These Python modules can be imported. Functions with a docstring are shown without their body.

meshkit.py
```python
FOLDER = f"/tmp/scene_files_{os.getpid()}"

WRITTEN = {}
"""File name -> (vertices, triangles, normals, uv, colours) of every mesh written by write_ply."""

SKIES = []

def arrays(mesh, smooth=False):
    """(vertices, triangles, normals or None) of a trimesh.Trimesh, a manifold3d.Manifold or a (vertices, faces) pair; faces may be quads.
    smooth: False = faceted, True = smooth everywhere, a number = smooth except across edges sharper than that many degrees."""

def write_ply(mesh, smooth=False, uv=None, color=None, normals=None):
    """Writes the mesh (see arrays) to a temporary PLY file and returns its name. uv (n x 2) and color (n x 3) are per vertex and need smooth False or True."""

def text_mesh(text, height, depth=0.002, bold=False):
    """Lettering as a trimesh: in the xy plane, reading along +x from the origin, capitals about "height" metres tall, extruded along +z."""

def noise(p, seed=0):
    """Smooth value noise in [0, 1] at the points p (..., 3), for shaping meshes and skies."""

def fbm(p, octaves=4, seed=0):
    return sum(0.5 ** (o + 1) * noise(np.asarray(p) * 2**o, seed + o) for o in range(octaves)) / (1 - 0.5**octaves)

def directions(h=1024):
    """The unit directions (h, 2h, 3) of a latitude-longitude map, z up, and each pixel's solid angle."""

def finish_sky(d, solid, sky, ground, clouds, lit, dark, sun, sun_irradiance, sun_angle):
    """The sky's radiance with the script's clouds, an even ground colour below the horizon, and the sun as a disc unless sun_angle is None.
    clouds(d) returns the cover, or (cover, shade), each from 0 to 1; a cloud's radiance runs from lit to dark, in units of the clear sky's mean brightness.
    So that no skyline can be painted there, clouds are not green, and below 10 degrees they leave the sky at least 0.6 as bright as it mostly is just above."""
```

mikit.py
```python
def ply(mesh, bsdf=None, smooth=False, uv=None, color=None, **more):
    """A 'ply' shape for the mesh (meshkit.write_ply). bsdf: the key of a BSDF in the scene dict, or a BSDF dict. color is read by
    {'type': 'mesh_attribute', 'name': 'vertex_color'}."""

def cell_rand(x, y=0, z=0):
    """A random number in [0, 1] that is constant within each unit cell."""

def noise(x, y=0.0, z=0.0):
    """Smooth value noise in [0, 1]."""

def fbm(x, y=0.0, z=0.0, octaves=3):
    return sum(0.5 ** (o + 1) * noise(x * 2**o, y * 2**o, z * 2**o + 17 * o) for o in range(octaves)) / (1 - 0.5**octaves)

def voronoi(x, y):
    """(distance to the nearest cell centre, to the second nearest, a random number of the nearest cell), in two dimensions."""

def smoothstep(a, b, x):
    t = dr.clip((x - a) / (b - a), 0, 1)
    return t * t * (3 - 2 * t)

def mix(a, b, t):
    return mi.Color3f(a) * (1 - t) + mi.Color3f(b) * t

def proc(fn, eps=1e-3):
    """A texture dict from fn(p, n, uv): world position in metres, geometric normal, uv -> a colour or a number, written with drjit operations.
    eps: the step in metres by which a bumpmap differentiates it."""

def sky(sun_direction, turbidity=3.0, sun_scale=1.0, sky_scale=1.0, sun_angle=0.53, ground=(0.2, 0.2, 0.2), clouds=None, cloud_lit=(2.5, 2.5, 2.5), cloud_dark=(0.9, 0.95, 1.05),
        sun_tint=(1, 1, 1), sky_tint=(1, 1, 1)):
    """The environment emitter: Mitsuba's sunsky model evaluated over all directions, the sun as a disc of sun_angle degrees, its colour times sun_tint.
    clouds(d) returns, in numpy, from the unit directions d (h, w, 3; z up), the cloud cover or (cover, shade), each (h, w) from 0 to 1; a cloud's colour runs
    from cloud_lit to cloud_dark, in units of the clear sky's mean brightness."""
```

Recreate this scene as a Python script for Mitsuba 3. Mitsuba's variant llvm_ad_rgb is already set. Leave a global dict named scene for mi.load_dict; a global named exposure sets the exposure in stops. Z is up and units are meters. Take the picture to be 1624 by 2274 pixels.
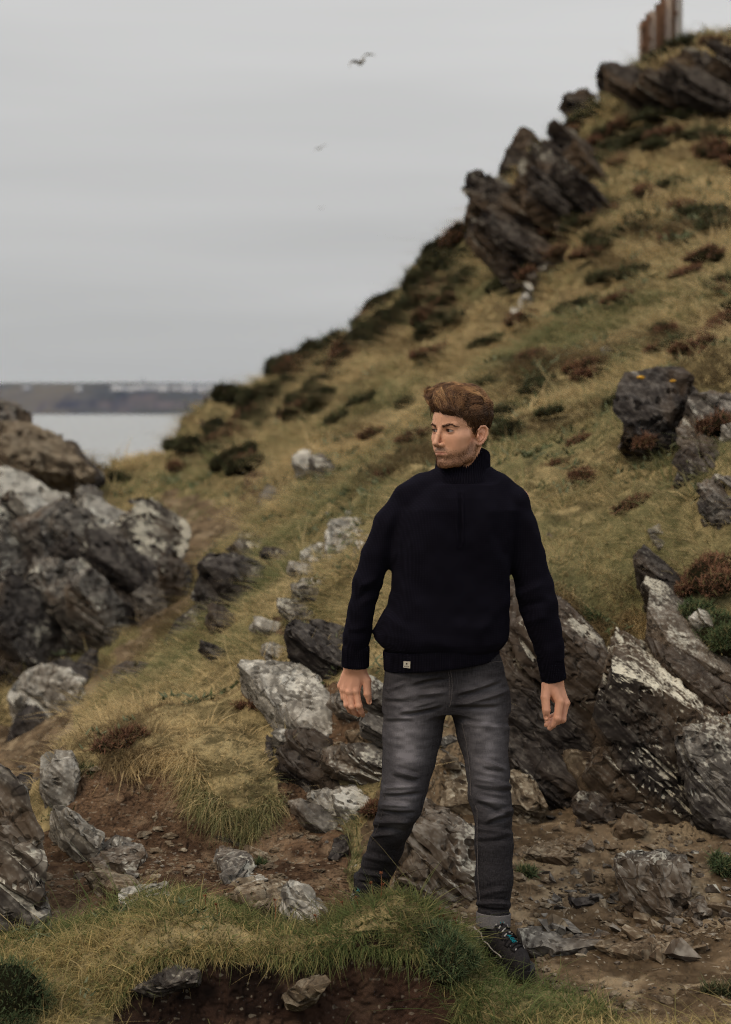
import math, random
import numpy as np
import trimesh, manifold3d
import mitsuba as mi
import drjit as dr
import mikit, meshkit
from mikit import proc, noise, fbm, voronoi, cell_rand, smoothstep, mix
from scipy.interpolate import RBFInterpolator
from scipy.ndimage import map_coordinates
from shapely.geometry import Polygon, Point
import shapely

# ------------------------------------------------------------------ camera, sky, exposure
T = mi.ScalarTransform4f
CAM_Z, PITCH, FV, CU, CV = 1.75, math.radians(4.29), 3158.0, 812.0, 1137.0
scene, labels = {}, {}
scene['camera'] = {
    'type': 'thinlens', 'fov_axis': 'x', 'fov': math.degrees(2 * math.atan(CU / FV)),
    'aperture_radius': 0.0105, 'focus_distance': 4.62, 'near_clip': 0.1, 'far_clip': 30000.0,
    'to_world': T().look_at([0, 0, CAM_Z], [0, math.cos(PITCH), CAM_Z - math.sin(PITCH)], [0, 0, 1]),
}
exposure = 2.2


def cloud_deck(d):
    el = np.clip(d[..., 2], 0, 1)
    q = np.stack([d[..., 0] * 3.0, d[..., 1] * 3.0, el * 26.0], -1)
    streak = meshkit.fbm(q, 4, 5) - 0.5
    wide = meshkit.fbm(d * np.array([2.2, 2.2, 5.0]) + 7.0, 3, 9) - 0.5
    level = np.clip(1.15 * el, 0, 1) ** 0.9
    return np.ones(el.shape), np.clip(1 - level + 0.22 * streak * (1 - 0.5 * el) + 0.22 * wide, 0, 1)


scene['sky'] = mikit.sky((-0.62, -0.45, 0.95), turbidity=3, sun_scale=0.21, sun_angle=34, clouds=cloud_deck,
                         cloud_lit=(2.62, 2.60, 2.58), cloud_dark=(1.07, 1.085, 1.08), ground=(0.1, 0.1, 0.09), sun_tint=(1.06, 1.0, 0.90))
HAZE = True

# ------------------------------------------------------------------ helpers
RNG = np.random.default_rng(7)


def at(u, v, Y):
    """World point at depth Y that the sight line of photo position (u, v) passes."""
    a, b = (np.asarray(u, float) - CU) / FV, (CV - np.asarray(v, float)) / FV
    cy, sy = math.cos(PITCH), math.sin(PITCH)
    fy, fz = cy + b * sy, -sy + b * cy
    k = np.asarray(Y, float) / fy
    return np.stack(np.broadcast_arrays(a * k, fy * k, CAM_Z + fz * k), -1)


def add(key, mesh, bsdf, label=None, cat=None, group=None, kind=None, smooth=30, uv=None, color=None):
    base, k = key, 1
    while key in scene:
        key = f'{base}_{k:03d}'
        k += 1
    scene[key] = mikit.ply(mesh, bsdf, smooth=smooth, uv=uv, color=color)
    tag(key, label, cat, group, kind)
    return key


def tag(key, label=None, cat=None, group=None, kind=None):
    d = {a: b for a, b in (('label', label), ('category', cat), ('group', group), ('kind', kind)) if b}
    if d:
        labels[key] = d


def fresh(key):
    base, k = key, 1
    while key in labels:
        key = f'{base}_{k:03d}'
        k += 1
    return key


ORD = 'first second third fourth fifth sixth seventh eighth ninth tenth eleventh twelfth thirteenth fourteenth fifteenth sixteenth seventeenth eighteenth nineteenth twentieth twenty-first twenty-second twenty-third twenty-fourth twenty-fifth'.split()
MARKS = [(1465, 70, 'the wooden fence'), (1560, 165, 'the summit cliff'), (1290, 240, 'the small skyline crag'), (1150, 330, 'the pointed crag'), (1100, 470, 'the layered dark crag'), (1250, 380, 'the streaked crag'), (1020, 900, "the man's hair"),
         (1460, 900, 'the dark outcrop'), (300, 985, 'the sea gap'), (450, 1130, 'the dirt gully'), (1185, 620, 'the line of stones'), (690, 1025, 'the orange spotted rock'), (870, 1080, 'the left shoulder'), (1180, 1080, 'the right shoulder'), (1590, 880, 'the edge heather'),
         (1340, 780, 'the round white stone'), (510, 1310, 'the stump shaped rock'), (275, 1190, 'the white mottled rock'), (110, 1130, 'the rounded lichen rock'), (100, 1030, 'the tilted rock face'), (120, 1330, 'the shadowed rock mass'), (195, 1105, 'the knobbly rock'), (355, 1220, 'the leaning pale slab'),
         (640, 1560, 'the pale flat slab'), (710, 1440, 'the dark wedge rock'), (720, 1725, 'the veined block'), (780, 1800, 'the fluted rock'), (770, 1195, 'the white square block'), (575, 1205, 'the lichen crusted rock'), (790, 1535, 'the left hand'), (420, 1390, 'the jagged downhill rock')]
_USED = set()


def where(u, v, what):
    """A label that places a thing by the nearest things one can find in the photo; the first one not yet given."""
    near = sorted(MARKS, key=lambda m: math.hypot(m[0] - u, m[1] - v))
    cands = []
    for m in near[:5]:
        dx, dy = u - m[0], v - m[1]
        side = ('right of' if dx > 0 else 'left of') if abs(dx) > 2.2 * abs(dy) else ('below' if dy > 0 else 'above') if abs(dy) > 2.2 * abs(dx) else ('below and right of' if dx > 0 else 'below and left of') if dy > 0 else ('above and right of' if dx > 0 else 'above and left of')
        r = math.hypot(dx, dy)
        dist = 'close ' if r < 70 else '' if r < 200 else 'well '
        cands.append(f'{what} {dist}{side} {m[2]}')
    cands += [f'{what} between {near[i][2]} and {near[j][2]}' for i, j in ((0, 1), (0, 2), (1, 2), (0, 3), (1, 3), (2, 3))]
    for c in cands:
        if c not in _USED and len(c.split()) <= 16:
            _USED.add(c)
            return c
    return cands[0]


def vnoise(p, f, seed, octaves=3):
    """Three independent noise channels in [-1, 1]."""
    return np.stack([2 * meshkit.fbm(p * f + 31.7 * i, octaves, seed + 11 * i) - 1 for i in range(3)], -1)


def sstep(a, b, x):
    t = np.clip((x - a) / (b - a), 0, 1)
    return t * t * (3 - 2 * t)


_K = np.array([[0, 0, 0], [1, 0, 0], [0, 1, 0], [1, 1, 0], [0, 0, 1], [1, 0, 1], [0, 1, 1], [1, 1, 1]])
_TETS = [(0, 1, 3, 7), (0, 1, 5, 7), (0, 2, 3, 7), (0, 2, 6, 7), (0, 4, 5, 7), (0, 4, 6, 7)]


def slim(m, eps):
    q = manifold3d.Manifold(manifold3d.Mesh(np.asarray(m.vertices, np.float32), np.asarray(m.faces, np.uint32))).simplify(eps).to_mesh()
    return trimesh.Trimesh(np.array(q.vert_properties[:, :3], float), np.array(q.tri_verts), process=False)


def iso(f, lo, hi, h, fine=False):
    """Surface f = 0 (f < 0 inside) by marching tetrahedra."""
    lo, hi = np.asarray(lo, float), np.asarray(hi, float)
    n = np.ceil((hi - lo) / h).astype(int) + 1
    ax = [lo[i] + h * np.arange(n[i]) for i in range(3)]
    c4 = [np.arange(0, n[i] + 4, 4) for i in range(3)]
    Pc = np.stack(np.meshgrid(*[lo[i] + h * c4[i] for i in range(3)], indexing='ij'), -1)
    Vc = f(Pc.reshape(-1, 3)).reshape(Pc.shape[:3])
    idx = np.stack(np.meshgrid(*[np.arange(n[i]) / 4.0 for i in range(3)], indexing='ij')).reshape(3, -1)
    V = map_coordinates(Vc, idx, order=1)
    near = np.flatnonzero(np.abs(V) < 7.0 * h)
    q = idx[:, near].T * 4 * h + lo
    for i in range(0, len(near), 400000):
        V[near[i:i + 400000]] = f(q[i:i + 400000])
    V = V.reshape(n)
    V[V == 0] = 1e-9
    for i in range(3):
        for e in (0, -1):
            w = np.moveaxis(V, i, 0)
            w[e] = np.maximum(w[e], 0.3 * h)
    st = np.array([n[1] * n[2], n[2], 1])
    inside = V < 0
    s = np.zeros(n - 1, int)
    for k in _K:
        s += inside[k[0]:n[0] - 1 + k[0], k[1]:n[1] - 1 + k[1], k[2]:n[2] - 1 + k[2]]
    cell = np.argwhere((s > 0) & (s < 8)) @ st
    Vf, off = V.ravel(), _K @ st
    tris, refs = [], []
    N = Vf.size

    def edge(a, b):
        return np.minimum(a, b) * N + np.maximum(a, b)

    for t in _TETS:
        c = np.stack([cell + off[k] for k in t], 1)
        ins = Vf[c] < 0
        code = ins @ np.array([1, 2, 4, 8])
        for m in range(1, 15):
            q = c[code == m]
            if not len(q):
                continue
            I = [k for k in range(4) if m >> k & 1]
            O = [k for k in range(4) if not m >> k & 1]
            if len(I) == 1 or len(O) == 1:
                a, o = (I[0], O) if len(I) == 1 else (O[0], I)
                e = [edge(q[:, a], q[:, k]) for k in o]
                new = [np.stack(e, 1)]
            else:
                e = [edge(q[:, I[0]], q[:, O[0]]), edge(q[:, I[0]], q[:, O[1]]), edge(q[:, I[1]], q[:, O[1]]), edge(q[:, I[1]], q[:, O[0]])]
                new = [np.stack([e[0], e[1], e[2]], 1), np.stack([e[0], e[2], e[3]], 1)]
            ci = np.stack(np.unravel_index(q, n), -1).astype(float)
            r = ci[:, O].mean(1) - ci[:, I].mean(1)
            for w in new:
                tris.append(w)
                refs.append(r)
    tris, refs = np.concatenate(tris), np.concatenate(refs)
    keys, inv = np.unique(tris.ravel(), return_inverse=True)
    a, b = keys // N, keys % N
    pa = np.stack(np.unravel_index(a, n), -1) * h + lo
    pb = np.stack(np.unravel_index(b, n), -1) * h + lo
    va, vb = Vf[a], Vf[b]
    t = np.clip(va / (va - vb), 0.02, 0.98)[:, None]
    v, fc = pa + (pb - pa) * t, inv.reshape(-1, 3)
    nn = np.cross(v[fc[:, 1]] - v[fc[:, 0]], v[fc[:, 2]] - v[fc[:, 0]])
    flip = (nn * refs).sum(1) < 0
    fc[flip] = fc[flip][:, ::-1]
    m = trimesh.Trimesh(v, fc, process=False)
    return m if fine else slim(m, 0.06 * h)


def relax(m, n=2, lam=0.5):
    trimesh.smoothing.filter_taubin(m, lamb=lam, nu=lam + 0.02, iterations=2 * n)
    return m


def smin(a, b, k):
    h = np.clip(0.5 + 0.5 * (b - a) / k, 0, 1)
    return b + (a - b) * h - k * h * (1 - h)


def smax(a, b, k):
    return -smin(-a, -b, k)


def cone(p, a, b, ra, rb):
    """Distance to a capsule whose radius runs from ra at a to rb at b."""
    a, b = np.asarray(a, float), np.asarray(b, float)
    d = b - a
    t = np.clip(((p - a) @ d) / max(d @ d, 1e-12), 0, 1)
    return np.linalg.norm(p - a - t[:, None] * d, axis=1) - (ra + (rb - ra) * t)


def chain(p, pts, rs, k=0.006):
    out = None
    for i in range(len(pts) - 1):
        d = cone(p, pts[i], pts[i + 1], rs[i], rs[i + 1])
        out = d if out is None else smin(out, d, k)
    return out


def ell(p, c, r):
    q = (p - np.asarray(c, float)) / np.asarray(r, float)
    k = np.linalg.norm(q, axis=1)
    return (k - 1) * min(r) * 0.6 + 0.4 * (k - 1) * np.max(r)


def tubes(paths, radii, sides=4):
    """Many polylines as thin tubes: paths (N, S, 3), radii (N, S); returns mesh and uv (random per tube, along)."""
    paths = np.asarray(paths, float)
    N, S = paths.shape[:2]
    t = np.gradient(paths, axis=1)
    t /= np.linalg.norm(t, axis=2, keepdims=True) + 1e-12
    ref = np.where(np.abs(t[..., 2:]) < 0.9, [0, 0, 1.0], [1.0, 0, 0])
    a = np.cross(t, ref)
    a /= np.linalg.norm(a, axis=2, keepdims=True) + 1e-12
    b = np.cross(t, a)
    ang = np.arange(sides) * 2 * np.pi / sides
    r = np.broadcast_to(radii, (N, S))[..., None, None]
    v = paths[:, :, None] + r * (np.cos(ang)[:, None] * a[:, :, None] + np.sin(ang)[:, None] * b[:, :, None])
    i = np.arange(N)[:, None, None] * S * sides + np.arange(S - 1)[None, :, None] * sides
    j, k = np.arange(sides), (np.arange(sides) + 1) % sides
    q = np.stack(np.broadcast_arrays(i + j, i + k, i + sides + k, i + sides + j), -1).reshape(-1, 4)
    rnd = RNG.random(N)
    uv = np.stack([np.repeat(rnd, S * sides), np.tile(np.repeat(np.linspace(0, 1, S), sides), N)], 1)
    return trimesh.Trimesh(v.reshape(-1, 3), np.vstack([q[:, [0, 1, 2]], q[:, [0, 2, 3]]]), process=False), uv


def blades(root, direc, lean, height, width, seg=3, curl=0.5):
    """Grass blades: root (N,3), direc (N,3) unit growth axis, lean (N,3) sideways bend as a fraction of the height; mesh and uv."""
    N = len(root)
    t = np.linspace(0, 1, seg + 1)
    ctr = root[:, None] + height[:, None, None] * (direc[:, None] * (t - 0.25 * curl * t ** 2)[None, :, None] + lean[:, None] * (t ** 1.8)[None, :, None])
    ang = RNG.random(N) * np.pi
    side = np.stack([np.cos(ang), np.sin(ang), 0.25 * RNG.standard_normal(N)], 1)
    wd = width[:, None] * (1 - t[None, :] ** 1.6) * 0.5
    L, R = ctr - side[:, None] * wd[..., None], ctr + side[:, None] * wd[..., None]
    v = np.concatenate([np.stack([L[:, :-1], R[:, :-1]], 2).reshape(N, -1, 3), ctr[:, -1:]], 1)
    m = 2 * seg + 1
    f = []
    for s in range(seg - 1):
        f += [[2 * s, 2 * s + 1, 2 * s + 3], [2 * s, 2 * s + 3, 2 * s + 2]]
    f += [[2 * seg - 2, 2 * seg - 1, 2 * seg]]
    F = (np.arange(N)[:, None, None] * m + np.array(f)[None]).reshape(-1, 3)
    tv = np.concatenate([np.repeat(t[:-1], 2), [1.0]])
    uv = np.stack([np.repeat(RNG.random(N), m), np.tile(tv, N)], 1)
    return trimesh.Trimesh(v.reshape(-1, 3), F, process=False), uv


# ------------------------------------------------------------------ materials
BED = np.array([0.56, -0.36, 0.75])
BED /= np.linalg.norm(BED)
B1 = np.array([0.80, 0.0, -0.60])      # runs down to the right within the bedding
B1 = B1 - BED * (B1 @ BED)
B1 /= np.linalg.norm(B1)
B2 = np.cross(BED, B1)


def diffuse(name, fn, bump=None, scale=1.0, eps=2e-3, rough=None, spec=0.25):
    refl = proc(fn) if callable(fn) else {'type': 'rgb', 'value': list(fn)}
    if rough is None:
        inner = {'type': 'diffuse', 'reflectance': refl}
    else:
        inner = {'type': 'principled', 'base_color': refl, 'roughness': rough, 'specular': spec}
    if bump is not None:
        inner = {'type': 'bumpmap', 'arbitrary': proc(bump, eps), 'scale': scale, 'bsdf': inner}
    scene[name] = {'type': 'twosided', 'bsdf': inner}


def C(*a):
    return mi.Color3f(*a)


def dot3(p, a):
    return p.x * a[0] + p.y * a[1] + p.z * a[2]


def rock_fn(dark, mid, pale, pale_amt, lich, lich_thr, brown=0.35, k=1.0, patch=None):
    b, c1, c2 = BED.tolist(), B1.tolist(), B2.tolist()

    def fn(p, n, uv):
        p = p * k
        s, a, c = dot3(p, b), dot3(p, c1), dot3(p, c2)
        w = fbm(a * 2.2, c * 2.2, s * 3.0, 2)
        band = fbm(s * 26 + w * 5, a * 1.6, c * 1.6, 3)
        fine = noise(s * 170 + w * 18, a * 7, c * 7)
        mott = fbm(p.x * 23, p.y * 23, p.z * 23, 3)
        speck = noise(p.x * 90, p.y * 90, p.z * 90)
        t = smoothstep(0.28, 0.74, band * 0.38 + mott * 0.40 + fine * 0.22)
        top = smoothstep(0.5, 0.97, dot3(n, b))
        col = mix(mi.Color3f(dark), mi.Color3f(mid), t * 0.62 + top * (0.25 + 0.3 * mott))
        col = mix(col, C(0.14, 0.095, 0.057), brown * smoothstep(0.46, 0.72, fbm(s * 7 + w * 2, a * 1.3, c * 1.3, 3)))
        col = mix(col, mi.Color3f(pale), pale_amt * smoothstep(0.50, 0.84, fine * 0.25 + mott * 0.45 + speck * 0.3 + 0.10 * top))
        spot = 0.0 if patch is None else 0.105 * smoothstep(1.0, 0.55, dr.sqrt(dr.square((p.x - patch[0]) / patch[3]) + dr.square((p.y - patch[1]) / patch[4]) + dr.square((p.z - patch[2]) / patch[5])))
        lf = spot + fbm(p.x * 4.2 + 3, p.y * 4.2, p.z * 4.2, 4) * 0.70 + speck * 0.20 + fine * 0.10
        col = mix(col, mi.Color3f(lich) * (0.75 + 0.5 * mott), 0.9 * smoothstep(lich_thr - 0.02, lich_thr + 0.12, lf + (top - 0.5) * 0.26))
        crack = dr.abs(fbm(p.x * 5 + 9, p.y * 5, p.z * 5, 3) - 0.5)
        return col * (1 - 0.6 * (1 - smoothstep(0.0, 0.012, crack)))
    return fn


def rock_bump(p, n, uv):
    b, c1, c2 = BED.tolist(), B1.tolist(), B2.tolist()
    s, a, c = dot3(p, b), dot3(p, c1), dot3(p, c2)
    w = noise(a * 3, c * 3, s * 3)
    return 0.55 * noise(s * 110 + w * 12, a * 7, c * 7) + 0.45 * fbm(p.x * 45, p.y * 45, p.z * 45, 2)


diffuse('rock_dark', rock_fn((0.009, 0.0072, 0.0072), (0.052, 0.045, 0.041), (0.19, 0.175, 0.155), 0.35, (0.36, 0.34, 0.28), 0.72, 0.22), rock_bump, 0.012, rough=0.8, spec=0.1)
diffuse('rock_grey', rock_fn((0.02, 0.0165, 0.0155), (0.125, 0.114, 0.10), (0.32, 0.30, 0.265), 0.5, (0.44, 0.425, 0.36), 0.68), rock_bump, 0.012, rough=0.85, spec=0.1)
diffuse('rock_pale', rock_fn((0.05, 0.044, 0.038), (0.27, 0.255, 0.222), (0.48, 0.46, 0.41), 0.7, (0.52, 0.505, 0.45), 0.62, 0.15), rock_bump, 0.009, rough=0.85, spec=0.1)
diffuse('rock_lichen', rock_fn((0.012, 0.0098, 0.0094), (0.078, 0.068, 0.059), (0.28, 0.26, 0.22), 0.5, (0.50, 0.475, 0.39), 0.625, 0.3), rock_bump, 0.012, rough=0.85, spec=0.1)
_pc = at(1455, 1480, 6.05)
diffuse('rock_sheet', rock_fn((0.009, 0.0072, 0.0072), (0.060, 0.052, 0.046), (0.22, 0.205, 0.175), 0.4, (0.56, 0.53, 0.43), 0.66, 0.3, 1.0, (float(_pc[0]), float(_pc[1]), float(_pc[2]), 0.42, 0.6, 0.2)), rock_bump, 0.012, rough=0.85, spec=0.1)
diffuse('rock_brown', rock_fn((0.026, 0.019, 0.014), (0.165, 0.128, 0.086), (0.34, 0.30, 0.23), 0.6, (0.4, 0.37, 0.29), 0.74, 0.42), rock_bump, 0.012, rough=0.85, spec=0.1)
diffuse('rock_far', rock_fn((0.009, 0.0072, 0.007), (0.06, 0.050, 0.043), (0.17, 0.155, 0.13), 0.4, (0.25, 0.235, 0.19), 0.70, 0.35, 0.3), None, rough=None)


def soil_fn(c0, c1, c2, speck):
    def fn(p, n, uv):
        a = fbm(p.x * 3.1, p.y * 3.1, p.z * 3.1, 3)
        b = fbm(p.x * 24, p.y * 24, p.z * 24, 3)
        col = mix(mi.Color3f(c0), mi.Color3f(c1), smoothstep(0.3, 0.7, a * 0.55 + b * 0.45))
        col = mix(col, mi.Color3f(c2), 0.7 * smoothstep(0.52, 0.72, fbm(p.x * 9 + 4, p.y * 9, p.z * 14, 3)))
        return mix(col, C(0.42, 0.38, 0.30), speck * 0.6 * smoothstep(0.78, 0.9, noise(p.x * 75, p.y * 75, p.z * 75)))
    return fn


def soil_bump(p, n, uv):
    return 0.6 * fbm(p.x * 22, p.y * 22, p.z * 22, 3) + 0.4 * noise(p.x * 85, p.y * 85, p.z * 85)


diffuse('soil_mat', soil_fn((0.045, 0.028, 0.019), (0.15, 0.096, 0.06), (0.205, 0.145, 0.095), 0.55), soil_bump, 0.06)
diffuse('path_mat', soil_fn((0.062, 0.044, 0.028), (0.185, 0.135, 0.086), (0.30, 0.235, 0.155), 0.8), soil_bump, 0.045)
diffuse('humus_mat', soil_fn((0.010, 0.007, 0.006), (0.045, 0.026, 0.019), (0.07, 0.045, 0.032), 0.3), soil_bump, 0.035)


def turf_fn(p, n, uv):
    a = fbm(p.x * 1.1, p.y * 1.1, p.z * 1.1, 3)
    b = fbm(p.x * 14, p.y * 14, p.z * 14, 3)
    col = mix(C(0.10, 0.082, 0.042), C(0.30, 0.24, 0.125), smoothstep(0.3, 0.7, b))
    return mix(col, C(0.12, 0.125, 0.06), 0.6 * smoothstep(0.5, 0.7, a))


diffuse('turf_mat', turf_fn, soil_bump, 0.03)


def grass_fn(straw, green, bal, dark=0.8):
    def fn(p, n, uv):
        big = fbm(p.x * 0.42 + 5, p.y * 0.42, p.z * 0.42, 3)
        med = fbm(p.x * 1.7, p.y * 1.7, p.z * 1.7, 3)
        lump = fbm(p.x * 0.9 + 11, p.y * 0.9, p.z * 1.4, 3)
        g = smoothstep(bal - 0.13, bal + 0.13, big * 0.6 + med * 0.4 + (uv.x - 0.5) * 0.30)
        col = mix(mi.Color3f(straw), mi.Color3f(green), g)
        heath = smoothstep(0.53, 0.66, lump + 0.10 * (uv.x - 0.5))
        col = mix(col, mix(C(0.085, 0.058, 0.034), C(0.20, 0.14, 0.075), uv.x), heath * 0.85)
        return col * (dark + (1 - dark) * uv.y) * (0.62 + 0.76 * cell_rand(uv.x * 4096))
    return fn


def leaf_bsdf(name, fn, trans=0.9):
    scene[name] = {'type': 'principledthin', 'base_color': proc(fn), 'roughness': 0.6, 'diff_trans': trans, 'spec_trans': 0.0, 'eta': 1.3}


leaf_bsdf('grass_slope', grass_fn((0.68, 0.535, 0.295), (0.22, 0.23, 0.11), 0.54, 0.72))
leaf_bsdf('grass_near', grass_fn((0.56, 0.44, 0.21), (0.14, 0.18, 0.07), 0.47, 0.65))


def leaf_fn(a, b, c):
    def fn(p, n, uv):
        t = cell_rand(uv.x * 4096)
        m = fbm(p.x * 6, p.y * 6, p.z * 6, 2)
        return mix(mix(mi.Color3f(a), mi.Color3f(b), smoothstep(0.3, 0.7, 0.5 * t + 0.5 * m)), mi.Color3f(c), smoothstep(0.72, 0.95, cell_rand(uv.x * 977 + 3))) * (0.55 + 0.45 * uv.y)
    return fn


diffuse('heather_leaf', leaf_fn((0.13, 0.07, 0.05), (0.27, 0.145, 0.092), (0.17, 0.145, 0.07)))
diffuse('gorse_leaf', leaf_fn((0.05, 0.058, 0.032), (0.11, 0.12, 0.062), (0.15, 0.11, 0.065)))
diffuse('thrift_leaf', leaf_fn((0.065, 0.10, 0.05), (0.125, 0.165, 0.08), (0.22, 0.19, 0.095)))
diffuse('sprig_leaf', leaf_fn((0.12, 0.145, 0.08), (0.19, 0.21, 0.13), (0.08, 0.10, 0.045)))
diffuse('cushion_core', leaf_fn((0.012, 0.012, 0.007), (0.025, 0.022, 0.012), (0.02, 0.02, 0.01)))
# ------------------------------------------------------------------ terrain: one height field through surveyed points
_S = """0 2110 4.3;150 2085 4.3;300 2040 4.3;450 2020 4.35;600 2060 4.35;720 2062 4.3;800 2018 4.3;900 1994 4.25;980 2032 4.3;1040 2088 4.33;1120 2165 4.2;1250 2210 4.08;1400 2262 3.93
-200 2120 4.3;-150 2250 3.9;60 2190 4.0;200 2180 4.0;60 2300 3.75;200 2300 3.75;400 2095 4.11;420 2150 4.06;500 2180 4.05;500 2260 3.99;500 2340 3.85;300 2200 3.97;300 2300 3.86;650 2105 4.15;800 2095 4.12;800 2160 4.08;800 2260 4.02;650 2180 4.07;650 2275 4.0;950 2120 4.11;950 2180 4.06;950 2280 3.98;1100 2230 4.0;1250 2290 3.83
300 1950 4.95;300 1900 5.3;300 1850 5.5;330 1742 5.76;330 1672 5.86;330 1630 6.0;430 1765 5.6;430 1692 5.68;430 1640 6.0;500 1620 6.1;600 1650 6.0;520 1772 5.5;520 1850 5.44;600 1760 5.6;650 1880 5.3;700 1800 5.6;700 1900 5.2;760 1950 5.0;450 1930 5.0;600 1950 4.95;230 1700 5.8;200 1800 5.6
130 1900 5.3;0 2000 4.8;0 1850 5.6;130 1680 6.3;-150 1900 5.2;-200 1700 7
50 1680 9.5;20 1560 11;150 1500 11.5;250 1450 12;300 1350 13.5;400 1250 15;430 1120 17.5;330 1060 22;-200 1600 11
100 1450 13;100 1250 15;50 1080 20;-200 1000 22;0 950 24;-400 900 24;150 1150 17
180 1620 7.2;120 1680 7.3;300 1500 9;200 1560 8.4;450 1400 10.5;550 1250 12;520 1170 14;600 1080 16;560 1020 19;700 1400 7.5;600 1500 7.2;400 1570 7.2;750 1250 8.5;750 1100 11;800 1000 14;650 950 20;800 850 20;950 700 24;1100 700 20;1100 900 13;1000 1050 10;850 1200 8;1000 1300 6.8;900 1450 6.2;800 1600 5.9;900 1700 5.7;980 1800 5.5;1000 1950 5.0;500 1000 22;450 1000 26;400 1040 25
1200 1850 5.5;1200 1750 5.9;1400 1950 5.1;1400 2100 4.5;1500 2200 4.1;1600 2150 4.25;1624 2274 3.8;1200 2050 4.68;1300 1850 5.5;1600 1900 5.3;1110 2125 4.42;1200 2120 4.45;830 2000 4.95
1250 1300 7.0;1400 1390 6.9;1300 1150 7.8;1450 1150 7.4;1550 1250 6.9;1600 1450 6.5;1624 1600 6.15;1500 1600 6.2;1300 1600 6.1;1150 1500 6.2;1500 1000 8.3;1624 1000 7.8;1300 950 10.5;1500 820 10.5;1624 750 11;1300 750 14.5;1500 600 16;1624 550 16;1200 560 22;1350 420 24;1500 300 27;1624 400 22;1624 220 29;1430 240 30
1624 60 36;1560 70 36;1480 120 35;1370 190 34;1250 290 33;1180 360 31;1100 480 30;1000 530 31;900 640 32.5;800 720 33.5;700 790 35;600 845 38;500 905 42;460 938 44;390 1000 33;300 1035 30;220 1066 27;455 965 33;520 925 33;585 885 33;455 1000 28;540 960 28
1850 1000 7.6;1850 1400 6.3;1850 1700 5.7;1900 2100 4.4;2000 700 11;2100 400 22;2100 100 36;2300 1400 6"""
_S = np.array([[float(x) for x in r.split()] for q in _S.split('\n') for r in q.split(';')])
_PTS = at(_S[:, 0], _S[:, 1], _S[:, 2])
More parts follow.
